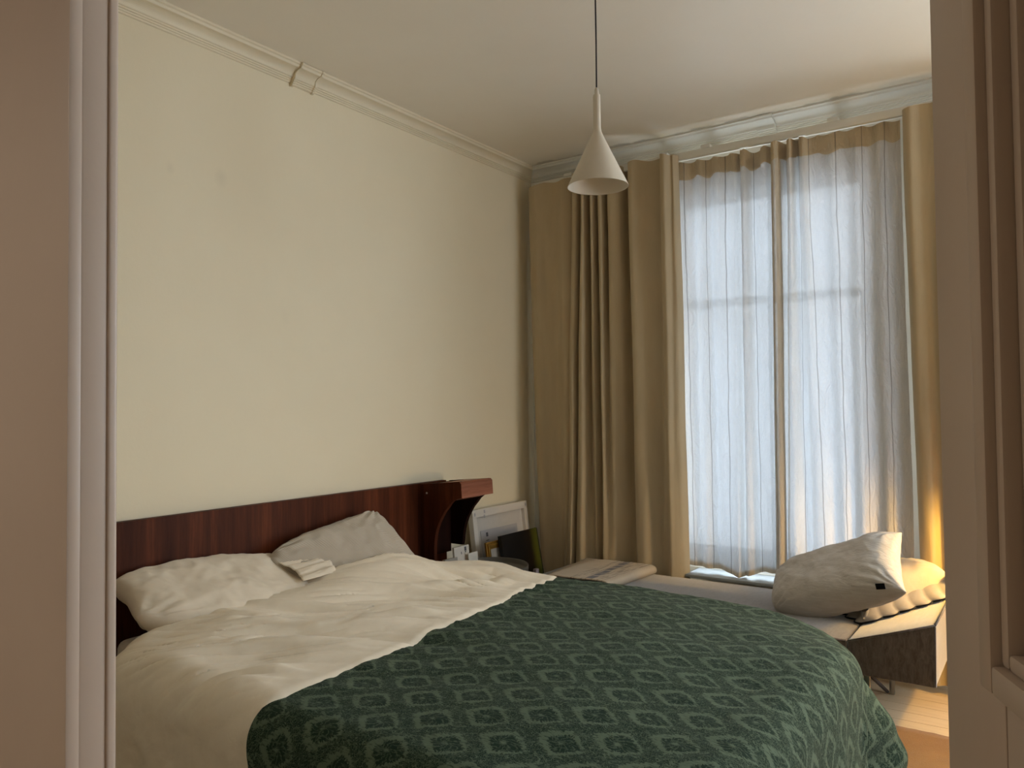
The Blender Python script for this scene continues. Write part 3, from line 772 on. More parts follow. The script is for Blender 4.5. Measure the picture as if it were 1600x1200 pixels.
def ridge(x, y, pts, w, h):
    """smooth fold along a polyline"""
    best = np.full(np.shape(x), 1e9); tt = np.zeros(np.shape(x)); L = 0
    segs = list(zip(pts[:-1], pts[1:])); tot = sum(math.dist(a, b) for a, b in segs)
    for a, b in segs:
        ax, ay = a; bx, by = b; dx, dy = bx-ax, by-ay; l2 = dx*dx+dy*dy
        t = np.clip(((x-ax)*dx+(y-ay)*dy)/l2, 0, 1)
        d = np.hypot(x-(ax+t*dx), y-(ay+t*dy))
        m = d < best; best = np.where(m, d, best); tt = np.where(m, (L+t*math.sqrt(l2))/tot, tt); L += math.sqrt(l2)
    taper = np.sin(np.clip(tt, .02, .98)*PI)**.6
    return h*taper*np.exp(-(best/w)**2)

FOLDS = []
def top_z(x, y):
    z = .655+0*x
    z = z+.045*np.exp(-((x+2.66)/.20)**2)*sstep(1.4, 1.9, y)*(1-.8*sstep(2.75, 3.15, y))  # bunched duvet at the pillows
    z = z+.046*np.exp(-((x+2.62)/.20)**2-((y-2.70)/.34)**2)
    z = z-.038*sstep(-1.4, -.55, x)-.030*sstep(2.85, 3.35, y)-.012*sstep(1.8, 1.5, y)-.006*sstep(-1.9, -1.2, x)*sstep(2.6, 3.3, y)
    z = z+.010*fbm(x*1.6+3, y*1.6, .3, 2)
    return z
def wr0(x, y):
    # long folds run from the near-left corner towards the far foot; stretched noise in that frame
    a = math.radians(36); s = x*math.cos(a)+y*math.sin(a); q = -x*math.sin(a)+y*math.cos(a)
    warp = .12*pn(s*1.4, q*1.7, 5.0)
    n1 = pn(s*1.0+4, (q+warp)*6.5, 1.0); n2 = pn(s*1.9, (q+warp)*15.0, 3.0); n3 = pn(s*3.0, (q+warp*1.3)*32.0, 8.0)
    am = .55+.45*sstep(-.3, .5, pn(x*1.8, y*1.8, 6.5))
    z = .032*(.6-np.abs(n1)*1.5)+am*.016*(.6-np.abs(n2)*1.5)+am*.005*(.6-np.abs(n3)*1.5)
    g = 1-.85*sstep(-.20, -.02, x-edge_x(y))
    z = .032*(.6-np.abs(n1)*1.5)*(.45+.55*g)+g*(am*.026*(.6-np.abs(n2)*1.5)+am*.009*(.6-np.abs(n3)*1.5))
    z = z*(1-.5*np.exp(-((x+2.68)/.12)**2))
    for pts, w, h in FOLDS: z = z+1.3*ridge(x, y, pts, w, h)
    return z+.0018*fbm(x*14, y*14, 2.0, 3)
def kk(x, y): return 1-.88*sstep(0, .30, x-edge_x(y))
def wrinkle(x, y):
    return wr0(x, y)*kk(x, y)-.022*sstep(-.005, .03, x-edge_x(y))

FOLDS += [
    ([(-2.62, 2.25), (-2.35, 2.55), (-2.15, 2.85), (-2.12, 3.1)], .035, .018),
    ([(-2.70, 1.95), (-2.35, 2.20), (-2.05, 2.55)], .03, .014),
    ([(-2.60, 1.72), (-2.25, 1.95), (-1.95, 2.25)], .028, .015),
    ([(-2.45, 1.60), (-2.15, 1.80), (-1.90, 2.0)], .025, .012),
    ([(-2.72, 1.80), (-2.50, 1.88), (-2.20, 2.12), (-1.97, 2.4)], .018, .010),
    ([(-2.50, 2.75), (-2.30, 2.95), (-2.25, 3.2)], .035, -.020),
    ([(-2.45, 2.55), (-2.25, 2.80), (-2.2, 3.05)], .022, -.014),
    ([(-2.75, 2.3), (-2.70, 2.7), (-2.66, 3.1)], .03, .014),
    ([(-2.55, 3.0), (-2.35, 3.18), (-2.15, 3.22)], .03, .016),
]
def drape_map(a, b, rect, Rc, r, flare, amp, off, wr=True, hang=1.0):
    """cloth coordinates (a,b) -> positions over the bed, folding down past rect"""
    x0, x1, y0, y1 = rect
    px = np.clip(a, x0+Rc, x1-Rc); py = np.clip(b, y0+Rc, y1-Rc)
    dx, dy = a-px, b-py; d = np.hypot(dx, dy); nx_ = np.where(d > 1e-9, dx/np.maximum(d, 1e-9), 0); ny_ = np.where(d > 1e-9, dy/np.maximum(d, 1e-9), 0)
    e = np.maximum(d-Rc, 0); arc = r*PI/2
    ang = np.clip(e/r, 0, PI/2); dn = np.maximum(e-arc, 0)*hang
    h = np.minimum(d, Rc)+r*np.sin(ang)+flare*dn
    drop = r*(1-np.cos(ang))+dn
    per = np.arctan2(dy, dx)                        # position round the corner
    tpar = np.where(np.abs(dx) > 1e-6, b, 0)+np.where(np.abs(dy) > 1e-6, a, 0)
    wave = amp*np.clip(dn/.35, 0, 1)*(np.sin(tpar*15+per*5)+.6*np.sin(tpar*31+1.3+per*3))
    h = h+wave
    X = px+nx_*h; Y = py+ny_*h
    qx = np.clip(X, x0-.02, x1+.02); qy = np.clip(Y, y0-.02, y1+.02)
    Z = top_z(qx, qy)+off-drop
    if wr:
        Z = Z+wrinkle(a, b)*(1-np.clip(drop/.12, 0, 1)*.3)
    # bulge of soft filling on the hanging part
    k = np.clip(drop/.1, 0, 1)*wrk(a, b) if wr else 0
    X = X+nx_*k; Y = Y+ny_*k
    return X, Y, Z
def wrk(a, b):
    return .012*fbm(a*4, b*4, 8, 3)

# duvet
na, nb = 330, 330
a = np.linspace(-2.90, -.28, na); b_ = np.linspace(1.00, 3.52, nb)
Aa, Bb = np.meshgrid(a, b_, indexing='ij')
RD = (-2.70, -.745, 1.50, 3.32)
X, Y, Z = drape_map(Aa, Bb, RD, np.where(Aa < -1.8, .12, .34), .12, .02, .006, 0.0)
Z = np.maximum(Z, .10)
head = sstep(-2.70, -2.82, Aa)
P = np.stack([X, Y, Z], -1)
duv = grid('duvet', P, M['duvet'], uv=np.stack([Aa, Bb], -1))
tag(duv, 'rumpled white duvet spread over the bed under the green bedspread', 'duvet')
sm = duv.modifiers.new('thick', 'SOLIDIFY'); sm.thickness = .02; sm.offset = -1

# green bedspread
na, nb = 300, 360
s = np.linspace(0, 1, na); b_ = np.linspace(.92, 3.80, nb)
S, Bb = np.meshgrid(s, b_, indexing='ij')
Aa = edge_x(Bb)+(-.10-edge_x(Bb))*S
RG = (-9.0, -.72, 1.485, 3.335)
X, Y, Z = drape_map(Aa, Bb, RG, .36, .13, .035, .012, .008, wr=False)
# a loose tail at the far foot corner
cx, cy = -1.02, 3.02; ang = np.arctan2(Bb-cy, Aa-cx); dd = np.hypot(Aa-cx, Bb-cy)
tail = np.exp(-((ang-.72)/.24)**2)*sstep(.40, .80, dd)
groove = np.exp(-((ang-.30)/.13)**2)*sstep(.45, .9, dd)
X = X+.20*tail*np.cos(.6)-.05*groove; Y = Y+.16*tail*np.sin(.9)-.02*groove
onbed = (1-sstep(3.2, 3.45, Bb))*sstep(1.35, 1.6, Bb)
X = X+.004*fbm(Aa*3, Bb*3, 1, 3); Z = Z+wr0(Aa, Bb)*kk(Aa, Bb)*(.25+.75*onbed)+.004*fbm(Aa*4, Bb*4, 4, 3)+.0015*fbm(Aa*25, Bb*25, 6, 2)
Z = np.maximum(Z, .03)
P = np.stack([X, Y, Z], -1)
gb = grid('bedspread', P, M['damask'], uv=np.stack([Aa, Bb], -1))
tag(gb, 'dark green damask bedspread laid across the foot of the bed', 'bedspread')
sm = gb.modifiers.new('thick', 'SOLIDIFY'); sm.thickness = .009; sm.offset = 0

# ------------------------------------------------------------------ pillows
def pillow_mesh(L, Wd, T, n=110, pinch=.07, seed=0, wr=.006, corner=.5, pw=.42, rnd=.03, taper=0.0, tshift=0.0, rnd2=None):
    """closed pillow in its own frame: x length, y width, z thickness. returns P (2 grids), uv"""
    u = np.linspace(-1, 1, n); U, Vv = np.meshgrid(u, u, indexing='ij')
    # squash so that edges bow inward and corners stay sharp
    ex = 1-pinch*(1-Vv**2)**1.0*np.abs(U)**3; ey = 1-pinch*1.2*(1-U**2)**1.0*np.abs(Vv)**3
    rnd = rnd if rnd2 is None else np.where(U < 0, rnd, rnd2)
    X_ = U*ex*L/2*(1-rnd*U**4*Vv**4); Y_ = Vv*ey*Wd/2*(1-rnd*U**4*Vv**4)
    tp = np.clip((-U-.1)/.9, 0, 1)**2; Y_ = Y_*(1-taper*tp)+tshift*tp
    prof = ((1-U**4)*(1-Vv**4)); prof = np.clip(prof, 0, 1)**pw
    rad = np.hypot(U, Vv)
    out = []
    for sgn in (1, -1):
        nz = fbm(X_*6+seed, Y_*6, sgn*3+seed, 3)*wr*1.6-np.abs(fbm((X_*.8+Y_*.5)*22+seed, (Y_*.8-X_*.5)*6, seed, 2))*wr*.3
        # creases radiating from the corners
        cr = 0
        for cx_, cy_ in ((1, 1), (1, -1), (-1, 1), (-1, -1)):
            th = np.arctan2(Vv-cy_, U-cx_); ds = np.hypot(U-cx_, Vv-cy_)
            cr = cr+np.sin(th*17+seed+pn(ds*3, th*2, seed)*2.5)*np.exp(-(ds/.55)**2)*np.clip(ds*3, 0, 1)
        Zz = sgn*T/2*prof+(nz+cr*wr*.8)*np.clip(prof*2, 0, 1)
        out.append(np.stack([X_, Y_, Zz], -1))
    return out, np.stack([X_, Y_], -1)

def pillow(name, mat, mtx, L, Wd, T, parent=None, bend=None, **kw):
    (Pa, Pb), uv = pillow_mesh(L, Wd, T, **kw); n = Pa.shape[0]
    V = np.vstack([Pa.reshape(-1, 3), Pb.reshape(-1, 3)])
    if bend: V = bend(V)
    Mx = np.array(mtx); V = V@Mx[:3, :3].T+Mx[:3, 3]
    F = []
    I = np.arange(n*n).reshape(n, n); J = I+n*n
    for i in range(n-1):
        for j in range(n-1):
            F.append((int(I[i, j]), int(I[i+1, j]), int(I[i+1, j+1]), int(I[i, j+1])))
            F.append((int(J[i, j]), int(J[i, j+1]), int(J[i+1, j+1]), int(J[i+1, j])))
    uvs = np.vstack([uv.reshape(-1, 2)]*2)
    o = mesh_obj(name, V, F, mat, parent, True, uvs)
    bm = bmesh.new(); bm.from_mesh(o.data); bmesh.ops.remove_doubles(bm, verts=bm.verts, dist=.0004); bm.to_mesh(o.data); bm.free()
    o.data.polygons.foreach_set('use_smooth', [True]*len(o.data.polygons))
    return o
def frame(c, ux, vy):
    """matrix with x axis ux, y axis near vy"""
    x = Vector(ux).normalized(); z = x.cross(Vector(vy)).normalized(); y = z.cross(x)
    m = Matrix.Identity(4)
    for i in range(3): m[i][0] = x[i]; m[i][1] = y[i]; m[i][2] = z[i]; m[i][3] = c[i]
    return m

# white pillow at the left
p1m = frame((-2.845, 1.995, .732), (.05, 1, -.05), (-1, 0, .46))
def bend1(V):
    V = V.copy(); V[:, 2] -= .05*np.clip(V[:, 0]/.42, -.2, 1)**2; return V
p1 = pillow('pillow', M['pillow_white'], p1m, .86, .48, .17, bend=bend1, seed=2, wr=.008, taper=.5, tshift=.06, rnd=.04)
tag(p1, 'crumpled white pillow at the left end of the headboard', 'pillow')
# its open flap
def sheet_strip(name, mat, pts_a, pts_b, parent, n=60, amp=.006, seed=0, thick=.004):
    A_ = catmull(pts_a, n); B_ = catmull(pts_b, n); m = 14
    P = np.zeros((m, n, 3)); uv = np.zeros((m, n, 2))
    for i, t in enumerate(np.linspace(0, 1, m)):
        Q = A_*(1-t)+B_*t
        s_ = np.linspace(0, 1, n)
        P[i] = Q; P[i, :, 2] += amp*(np.sin(s_*22+seed)+.7*fbm(s_*14, t*3, seed, 3))*(.3+t)
        P[i, :, 0] += amp*.8*fbm(s_*12, t*2, seed+4, 3)
        uv[i, :, 0] = s_; uv[i, :, 1] = t
    o = grid(name, P, mat, parent, uv)
    s2 = o.modifiers.new('thick', 'SOLIDIFY'); s2.thickness = thick
    return o
sheet_strip('flap', M['pillow_white'], [(-2.86, 2.26, .81), (-2.78, 2.28, .785), (-2.70, 2.26, .75)],
            [(-2.84, 2.38, .80), (-2.765, 2.46, .797), (-2.69, 2.44, .765)], p1, seed=1)

# striped pillow leaning against the headboard
p2m = frame((-2.85, 2.63, .738), (.02, 1, .14), (-.80, .0, .75))
p2 = pillow('pillow', M['striped'], p2m, .80, .46, .19, seed=5, wr=.011, rnd=.12, pinch=.03, taper=.25)
tag(p2, 'grey ticking striped pillow propped on the headboard, right of the white one', 'pillow')

# ------------------------------------------------------------------ daybed at the window
db = thing('daybed', 'low taupe velvet daybed under the window with a raised wedge end', 'daybed', (-1.5, 4.1, 0))
Y0, Y1 = 3.68, 4.47
def cushion(name, outline, y0, y1, mat, parent, bev=.018, puff=.008):
    bm = bmesh.new()
    A_ = [bm.verts.new((x, y0, z)) for x, z in outline]; B_ = [bm.verts.new((x, y1, z)) for x, z in outline]; n = len(outline)
    for i in range(n): bm.faces.new((A_[i], A_[(i+1) % n], B_[(i+1) % n], B_[i]))
    bm.faces.new(A_[::-1]); bm.faces.new(B_)
    bmesh.ops.recalc_face_normals(bm, faces=bm.faces)
    bmesh.ops.bevel(bm, geom=list(bm.edges), offset=bev, segments=3, affect='EDGES', profile=.6)
    bmesh.ops.triangulate(bm, faces=bm.faces)
    bmesh.ops.subdivide_edges(bm, edges=[e for e in bm.edges if e.calc_length() > .12], cuts=5, use_grid_fill=True)
    return from_bm(name, bm, mat, parent, smooth=True)
seat = cushion('seat', [(-2.66, .306), (-.782, .306), (-.782, .450), (-2.66, .450)], Y0, Y1, M['velvet'], db, .012)
wedge = cushion('headrest_wedge', [(-.778, .306), (-.437, .306), (-.431, .568), (-.778, .450)], Y0, Y1, M['velvet'], db, .008)
def piping(pts, parent, r=.0045): return tube('piping', pts, r, M['velvet'], parent, 8)
piping([(-.778, Y0+.002, .447), (-.60, Y0-.001, .508), (-.436, Y0, .566)], wedge)
piping([(-.433, Y0+.003, .566), (-.431, (Y0+Y1)/2, .568), (-.433, Y1, .566)], wedge)
piping([(-2.65, Y0+.002, .447), (-1.5, Y0, .449), (-.785, Y0+.002, .447)], seat)
piping([(-.434, Y0+.002, .56), (-.438, Y0+.002, .31)], wedge)
# steel legs: pairs joined by a cross bar, dark diagonal brace
for x in (-.72, -2.35):
    for y in (4.40, 3.78):
        box('leg', (x-.012, y-.012, .006 if y > 4 else .015), (x+.012, y+.012, .31), M['chrome'], db, .002)
    box('cross_bar', (x-.010, 3.78, .285), (x+.010, 4.40, .307), M['chrome'], db, .002)
    tube('brace', [(x-.02, 4.38, .02), (x-.02, 3.80, .30)], .009, M['cord'], db, 8)
box('under_rail', (-2.5, 3.80, .285), (-.6, 3.83, .306), M['chrome'], db, .002)
settle(db)

# large beige pillow
bpm = frame((-.915, 4.07, .628), (1, -.10, .40), (-.10, .76, .58))
bp = pillow('pillow', M['muslin'], bpm, .67, .37, .235, seed=9, wr=.007, pinch=.05, pw=.5, taper=.30, rnd=.10, rnd2=-.03)
tag(bp, 'large beige crinkled pillow tilted on the daybed, small black label at its corner', 'pillow')
# scallop edged cushion
shm = frame((-.70, 4.27, .585), (.79, .62, .34), (-.62, .79, -.10))
def sham():
    root = thing('scalloped_pillow', 'cream pillow with a grey scalloped border edged in navy, behind the beige one', 'pillow', (-.6, 4.2, .6))
    L, Wd = .44, .34
    body = pillow('pillow_body', M['sham'], shm, L, Wd, .19, root, seed=14, wr=.005, pinch=.02)
    # ring of scallops
    per = []; a_, b2 = L/2, Wd/2; nsx, nsy = 6, 5
    def side(p, q, n, nrm):
        for k in range(n):
            for t in np.linspace(0, 1, 9, endpoint=False):
                f = (k+t)/n; bx, by = p[0]+(q[0]-p[0])*f, p[1]+(q[1]-p[1])*f
                w = .042+.030*abs(math.sin(t*PI))
                per.append(((bx, by), (bx+nrm[0]*w, by+nrm[1]*w)))
        # corner lobe
    g = .035
    side((-a_-g, -b2), (a_+g, -b2), nsx, (0, -1)); side((a_, -b2-g), (a_, b2+g), nsy, (1, 0))
    side((a_+g, b2), (-a_-g, b2), nsx, (0, 1)); side((-a_, b2+g), (-a_, -b2-g), nsy, (-1, 0))
    V = []; F = []; n = len(per); rows = 4
    Mx = np.array(shm)
    outer = []
    for i, (p, q) in enumerate(per):
        for r in range(rows):
            t = r/(rows-1); x = p[0]*.93*(1-t)+q[0]*t; y = p[1]*.93*(1-t)+q[1]*t
            z = -.012*t-.03*t*t+.008*t*math.sin(i*.35)
            v = Mx[:3, :3]@np.array([x, y, z])+Mx[:3, 3]; sf = .450+.344*max(v[0]+.778, 0)+.007
            v[2] = sf+(v[2]-sf)*(1-.9*t**.5) if v[2] > sf else sf; V.append(v)
            if r == rows-1: outer.append(tuple(v))
    for i in range(n):
        for r in range(rows-1):
            j = (i+1) % n
            F.append((i*rows+r, i*rows+r+1, j*rows+r+1, j*rows+r))
    fl_ = mesh_obj('scalloped_border', V, F, M['flange'], root, True)
    s_ = fl_.modifiers.new('thick', 'SOLIDIFY'); s_.thickness = .004
    tube('navy_piping', outer, .0042, M['navy'], root, 8, closed=True)
    settle(root)
sham()
# label tab of the big pillow
from mathutils.bvhtree import BVHTree
bvh = BVHTree.FromPolygons([v.co.copy() for v in bp.data.vertices], [tuple(p.vertices) for p in bp.data.polygons])
hit, hn, _i, _d = bvh.ray_cast(Vector((-.675, 3.4, .66)), Vector((0, 1, 0)))
if hit is None: hit, hn = Vector((-.675, 3.95, .62)), Vector((0, -1, 0))
lx = Vector((1, 0, .18)); lx = (lx-hn*lx.dot(hn)).normalized(); ly = hn.cross(lx)
lm = Matrix.Identity(4)
for i in range(3): lm[i][0] = lx[i]; lm[i][1] = ly[i]; lm[i][2] = hn[i]; lm[i][3] = hit[i]+hn[i]*.004
lab = box('label', (-.020, -.014, -.0015), (.020, .014, .0015), M['black_tag'], bp, .001, mtx=lm)

# folded throw on the left end of the daybed
def throw():
    root = thing('folded_throw', 'cream folded throw with slate blocks on the left end of the daybed', 'throw', (-2.3, 4.2, .45))
    # profile across x: lower layer, rounded fold at right, upper layer
    prof = [(-2.52, .456), (-2.3, .456), (-2.12, .456), (-2.075, .458)]
    for k in range(9):
        t = -PI/2+k/8*PI; prof.append((-2.075+.030*math.cos(t), .480+.022*math.sin(t)))
    prof += [(-2.12, .503), (-2.2, .500), (-2.3, .499), (-2.38, .498), (-2.45, .495)]
    pr = catmull(prof, 70); n = 60
    arc = np.concatenate([[0], np.cumsum(np.linalg.norm(np.diff(pr, axis=0), axis=1))]); arc = arc-arc[34]
    P = np.zeros((n, 70, 3)); uv = np.zeros((n, 70, 2))
    for i, t in enumerate(np.linspace(0, 1, n)):
        y = 3.90+.55*t
        P[i, :, 0] = pr[:, 0]+.10*t*0-.04*(1-t); P[i, :, 1] = y; P[i, :, 2] = pr[:, 1]+.003*fbm(pr[:, 0]*8, y*6, 1, 2)*(pr[:, 1] > .48)
        uv[i, :, 0] = arc; uv[i, :, 1] = y-3.9
    # stepped left end of the upper layer
    for i in range(n):
        st = math.floor(i/7)*.02*(-1)
        P[i, -1, 0] += st*.5
    o = grid('upper_layer', P, M['throw'], root, uv)
    s_ = o.modifiers.new('thick', 'SOLIDIFY'); s_.thickness = .008; s_.offset = -1
    # dark border layer between, stepping out on the left
    bm = bmesh.new()
    for k in range(7):
        y = 3.92+k*.075
        add_box(bm, (-2.535+.018*(k % 2)+.006*k, y, .458), (-2.38, y+.075, .486), .004)
    from_bm('slate_border', bm, M['slate'], root, True)
    settle(root)
throw()

# ------------------------------------------------------------------ pendant lamp
pc = (-1.477, 2.726)
pl = thing('pendant_lamp', 'white cone pendant lamp hanging over the bed on a dark cord', 'pendant lamp', (pc[0], pc[1], CEIL))
cp = (pc[0], pc[1], 0)
prof = [(.1215, 2.372), (.1215, 2.374), (.024, 2.578), (.0185, 2.592), (.0155, 2.606), (.0150, 2.62), (.0148, 2.735), (.0135, 2.743), (.0085, 2.747), (.008, 2.765), (.005, 2.772), (0, 2.773)]
inner = [(.012, 2.592), (.020, 2.575), (.1195, 2.373), (.1215, 2.372)]
lathe('lamp_shade', inner+prof[1:], M['shade_white'], pl, cp, 72)
lathe('lamp_socket', [(0, 2.555), (.014, 2.556), (.016, 2.565), (.016, 2.60), (0, 2.60)], M['shade_white'], pl, cp, 24)
tube('cord', [(pc[0], pc[1], 2.765), (pc[0]+.001, pc[1], 2.95), (pc[0], pc[1], CEIL-.02)], .0032, M['cord'], pl, 10)
lathe('ceiling_rose', [(0, CEIL-.035), (.03, CEIL-.034), (.05, CEIL-.022), (.055, CEIL-.001), (0, CEIL-.0005)], M['shade_white'], pl, cp, 40)
settle(pl)

# ------------------------------------------------------------------ corner: pictures, tray table, cards
def lean(z_top, x_top, x_bot):
    return lambda z, out=0.0: (x_bot+(x_top-x_bot)*(z/z_top)+out, z)
def leaning_panel(nm, y0, y1, zt, xt, xb, d0, d1, mat, parent, z0=0.01, bev=0.0, shear=0.0, uv=False):
    """slab leaning on the left wall; d0..d1 depth off the leaning plane; between y0..y1, z z0..zt"""
    ang = math.atan2(xb-xt, zt); Lh = math.hypot(xb-xt, zt)
    m = Matrix.Translation((xb, 0, 0)) @ Matrix.Rotation(-ang, 4, 'Y')
    bm = bmesh.new(); add_box(bm, (d0, y0, z0), (d1, y1, Lh), bev)
    if uv:
        l = bm.loops.layers.uv.new('UVMap')
        for f in bm.faces:
            for lp in f.loops: lp[l].uv = ((lp.vert.co.y-y0)/(y1-y0), (lp.vert.co.z-z0)/(Lh-z0))
    bmesh.ops.transform(bm, matrix=m, verts=bm.verts)
    return from_bm(nm, bm, mat, parent, bev > 0)
# white frame seen from the back
fr = thing('picture_frame', 'large white frame leaning on the wall in the corner, its back and paper label showing', 'picture frame', (-2.95, 4.2, 0))
xt, xb, zt = -3.062, -2.96, .838
fy0, fy1 = 3.885, 4.50
b1 = leaning_panel('frame_backing', fy0+.03, fy1-.03, zt-.03, xt, xb, .000, .006, M['backing'], fr, .03)
leaning_panel('frame_rail', fy0, fy1, zt, xt, xb, -.010, .028, M['canvas_white'], fr, zt-.042, .002)
leaning_panel('frame_rail', fy0, fy1, .05, -2.966, xb, -.010, .028, M['canvas_white'], fr, .006, .002)
leaning_panel('frame_stile', fy0, fy0+.040, zt-.042, xt+.005, xb, -.010, .0275, M['canvas_white'], fr, .05, .002)
leaning_panel('frame_stile', fy1-.040, fy1, zt-.042, xt+.005, xb, -.010, .0275, M['canvas_white'], fr, .05, .002)
leaning_panel('paper_label', fy0+.09, fy0+.50, .70, -3.046, xb, .0062, .0078, M['label_grey'], fr, .46)
# faint marks on label and rail: small emblem over three lines of print, and screws
def on_panel(nm, y, z, w, h, mat, parent, d=.008, t=.001):
    ang = math.atan2(xb-xt, zt); m = Matrix.Translation((xb, 0, 0)) @ Matrix.Rotation(-ang, 4, 'Y')
    bm = bmesh.new(); add_box(bm, (d, y-w/2, z-h/2), (d+t, y+w/2, z+h/2)); bmesh.ops.transform(bm, matrix=m, verts=bm.verts)
    return from_bm(nm, bm, mat, parent)
on_panel('printed_emblem', fy0+.155, .675, .020, .026, M['ink'], fr)
on_panel('printed_line', fy0+.155, .638, .030, .005, M['ink'], fr)
on_panel('printed_line', fy0+.155, .624, .050, .007, M['ink'], fr)
on_panel('printed_line', fy0+.155, .609, .052, .007, M['ink'], fr)
for (y, z) in [(fy0+.125, .825), (fy0+.12, .795), (fy0+.022, .815), (fy1-.02, .82)]:
    on_panel('metal_clip', y, z, .014, .020, M['label_grey'], fr, .0285, .001)
settle(fr)
# gilt frame
gf = thing('picture_frame', 'gilt picture frame with pale mount leaning behind the dark canvas', 'picture frame', (-2.85, 4.0, 0))
gx, gb_, gz = -2.905, -2.80, .665
def lp(nm, y0, y1, z0, z1, d0, d1, mat, bev=0.0):
    ang = math.atan2(gb_-gx, gz); m = Matrix.Translation((gb_, 0, 0)) @ Matrix.Rotation(-ang, 4, 'Y')
    bm = bmesh.new(); add_box(bm, (d0, y0, z0), (d1, y1, z1), bev, None, 2); bmesh.ops.transform(bm, matrix=m, verts=bm.verts)
    return from_bm(nm, bm, mat, gf, bev > 0)
gy0, gy1 = 3.84, 4.22
lp('mount', gy0+.04, gy1-.04, .15, gz-.04, .0, .004, M['mount'])
for k, (w, d) in enumerate([(0, .010), (.012, .018), (.024, .012), (.034, .007)]):
    lp('gilt_moulding', gy0+w, gy0+w+.012, .12+w, gz-w, -.004, d, M['gold'], .003)
    lp('gilt_moulding', gy0+w, gy1-w, gz-w-.012, gz-w, -.004, d-.0005, M['gold'], .003)
    lp('gilt_moulding', gy1-w-.012, gy1-w, .12+w, gz-w, -.004, d, M['gold'], .003)
    lp('gilt_moulding', gy0+w, gy1-w, .12+w, .132+w, -.004, d-.0005, M['gold'], .003)
for o in list(gf.children):
    for v in o.data.vertices: v.co.z -= 0.0
lp('backing_board', gy0+.01, gy1-.01, .01, gz-.02, -.010, -.005, M['black_edge'])
settle(gf)
# dark painting, no frame
pt = thing('painting', 'unframed dark painting with an olive right edge in front of the gilt frame', 'painting', (-2.8, 4.1, 0))
o = leaning_panel('canvas', 3.945, 4.345, .688, -2.868, -2.745, .004, .012, M['painting'], pt, .005, uv=True)
leaning_panel('canvas_edge', 4.345, 4.362, .684, -2.870, -2.745, -.012, .010, M['black_edge'], pt, .005)
leaning_panel('stretcher', 3.947, 4.345, .686, -2.87, -2.745, -.012, .0038, M['black_edge'], pt, .005)
settle(pt)

# tray table
tx, ty, tzz = -2.70, 3.62, .556
tt_ = thing('tray_table', 'round dark grey tray table with a raised rim between bed and pictures', 'side table', (tx, ty, 0))
rr = .222
lathe('tray', [(0, tzz), (rr-.012, tzz), (rr-.005, tzz+.006), (rr-.004, tzz+.028), (rr, tzz+.030), (rr+.002, tzz+.026), (rr, tzz-.004), (rr-.01, tzz-.010), (0, tzz-.010)], M['dark_metal'], tt_, (tx, ty, 0), 72)
for k in range(3):
    an = k*2*PI/3+.4
    tube('leg', [(tx+.15*math.cos(an), ty+.15*math.sin(an), tzz-.008), (tx+.19*math.cos(an), ty+.19*math.sin(an), .006)], .010, M['dark_metal'], tt_, 10)
settle(tt_)
# white cards and a grey book standing on the tray beside the bed shelf
def card(nm, y0, y1, z1, x, mat, label, cat, rot=0.0, th=.012, marks=()):
    r_ = thing(nm, label, cat, (x, (y0+y1)/2, tzz+.001))
    m = Matrix.Translation((x, (y0+y1)/2, 0)) @ Matrix.Rotation(rot, 4, 'Z') @ Matrix.Rotation(-.10, 4, 'Y')
    hw = (y1-y0)/2
    bm = bmesh.new(); add_box(bm, (-th/2, -hw, tzz+.0015), (th/2, hw, z1), .002); bmesh.ops.transform(bm, matrix=m, verts=bm.verts)
    from_bm('cover' if th > .01 else 'card', bm, mat, r_, True)
    for (y, z, w, h) in marks:
        bm = bmesh.new(); add_box(bm, (th/2, y-w/2, z-h/2), (th/2+.0006, y+w/2, z+h/2)); bmesh.ops.transform(bm, matrix=m, verts=bm.verts)
        from_bm('printed_mark', bm, M['ink'], r_)
    settle(r_)
    return r_
card('booklet', 3.56, 3.70, .672, -2.858, M['paper'], 'white booklet with small grey printed marks standing on the tray', 'booklet', 0, .014, [(.035, .652, .018, .024), (-.005, .632, .006, .014), (.035, .634, .010, .008)])
card('card', 3.655, 3.745, .628, -2.825, M['paper'], 'smaller plain white card standing in front of the booklet', 'card', 0, .005)
card('book', 3.46, 3.575, .618, -2.852, M['grey_book'], 'grey book lying low beside the white booklet on the tray', 'book', 0, .02)
mc = box('mauve_board', (-2.452, 3.695, 0), (-2.430, 3.725, .574), M['mauve'], None, .003)
tag(mc, 'narrow mauve board standing at the right rim of the tray', 'board')

# ------------------------------------------------------------------ lamp beyond the door leaf (the warm glow)
fl_ = thing('table_lamp', 'small lit lamp on a stool beyond the daybed, mostly behind the door', 'lamp', (-.08, 4.22, 0))
lathe('lamp_base', [(0, 0), (.11, 0), (.11, .012), (.018, .02), (.010, .04), (.010, .70), (0, .70)], M['dark_metal'], fl_, (-.08, 4.22, 0), 32)
lathe('lamp_shade', [(.13, .885), (.04, .97), (.038, .97), (.128, .885)], M['shade_linen'], fl_, (-.08, 4.22, 0), 40)
bl = lathe('bulb', [(0, .70), (.012, .705), (.014, .73), (.026, .76), (.030, .79), (.022, .82), (0, .83)], M['bulb'], fl_, (-.08, 4.22, 0), 20)
lt = bpy.data.lights.new('lamp_light', 'POINT'); lt.energy = 31; lt.color = (1.0, .58, .10); lt.shadow_soft_size = .04
lo = bpy.data.objects.new('lamp_light', lt); COL.objects.link(lo); lo.location = (-.08, 4.22, .865); lo.parent = fl_
settle(fl_)

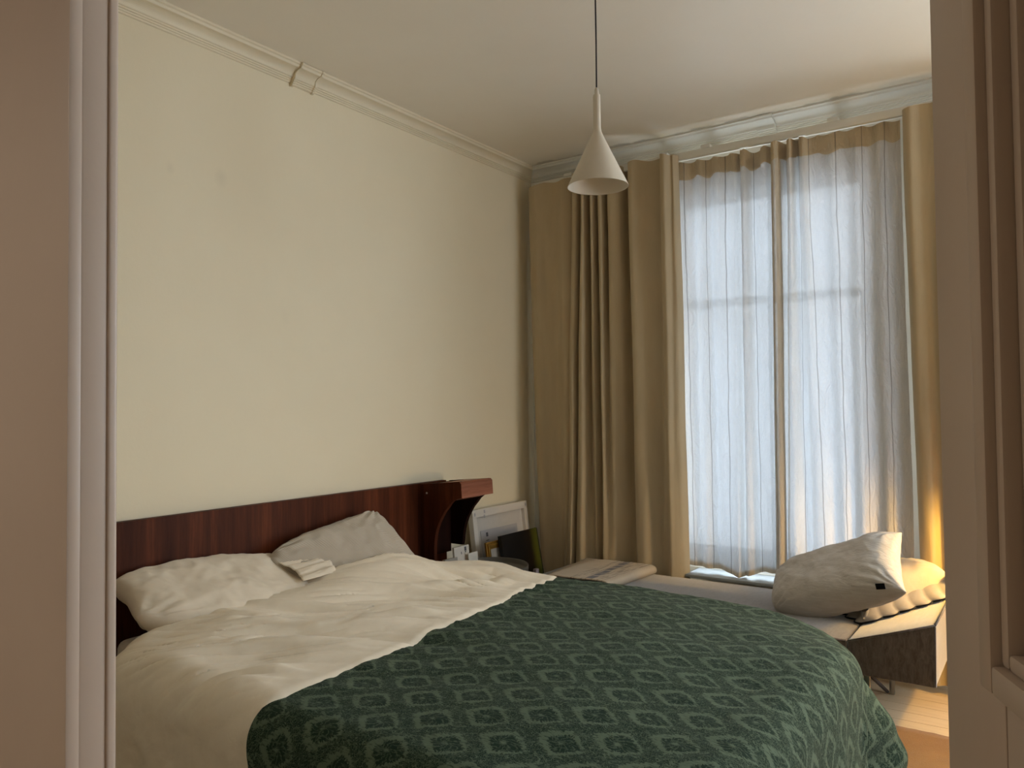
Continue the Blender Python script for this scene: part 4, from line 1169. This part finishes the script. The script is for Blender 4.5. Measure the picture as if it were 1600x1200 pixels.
# ------------------------------------------------------------------ right door leaf, opened towards the hall
d1 = bpy.data.objects.new('door_1', None); COL.objects.link(d1); d1['kind'] = 'structure'
ux = Vector((.413, -.911, 0)).normalized()       # from the free edge towards the hall
dm = Matrix.Identity(4)
nrm = Vector((-ux.y, ux.x, 0))*-1                # face towards the picture
nrm = Vector((ux.y, -ux.x, 0)) if (Vector((ux.y, -ux.x, 0)).x < 0) else Vector((-ux.y, ux.x, 0))
for i in range(3): dm[i][0] = ux[i]; dm[i][1] = nrm[i]; dm[i][2] = (0, 0, 1)[i]
dm[0][3], dm[1][3] = -.070, .65
DW, DT, DH = .60, .042, 2.70
def dbox(nm, x0, x1, z0, z1, y0, y1, bev=.002, parent=d1, seg=2):
    bm = bmesh.new(); add_box(bm, (x0, y0, z0), (x1, y1, z1), bev, None, seg); bmesh.ops.transform(bm, matrix=dm, verts=bm.verts)
    return from_bm(nm, bm, M['door_leaf'], parent, True)
PZ = 1.335                                            # lower edge of the upper panel
dbox('stile', 0, .098, .01, DH, -DT, 0); dbox('stile', DW-.098, DW, .01, DH, -DT, 0)
dbox('rail', .098, DW-.098, PZ-.19, PZ, -DT, -.0005); dbox('rail', .098, DW-.098, DH-.12, DH, -DT, -.0005); dbox('rail', .098, DW-.098, .01, .22, -DT, -.0005)
def panel(z0, z1):
    x0, x1 = .098, DW-.098
    p = dbox('panel', x0+.001, x1-.001, z0, z1, -DT+.012, -.016, .0)
    # bolection moulding as stepped frames
    for k, (w0, w1, h) in enumerate([(-.012, .006, .010), (.006, .016, .004), (.016, .026, -.006), (.024, .030, -.012)]):
        for nm, a0, a1, c0, c1_ in [('moulding', x0+w0, x0+w1, z0+w0, z1-w0), ('moulding', x1-w1, x1-w0, z0+w0, z1-w0),
                                   ('moulding', x0+w1, x1-w1, z0+w0, z0+w1), ('moulding', x0+w1, x1-w1, z1-w1, z1-w0)]:
            dbox(nm, a0, a1, c0, c1_, -.017, h, .003, p)
panel(PZ, DH-.12); panel(.22, PZ-.19)
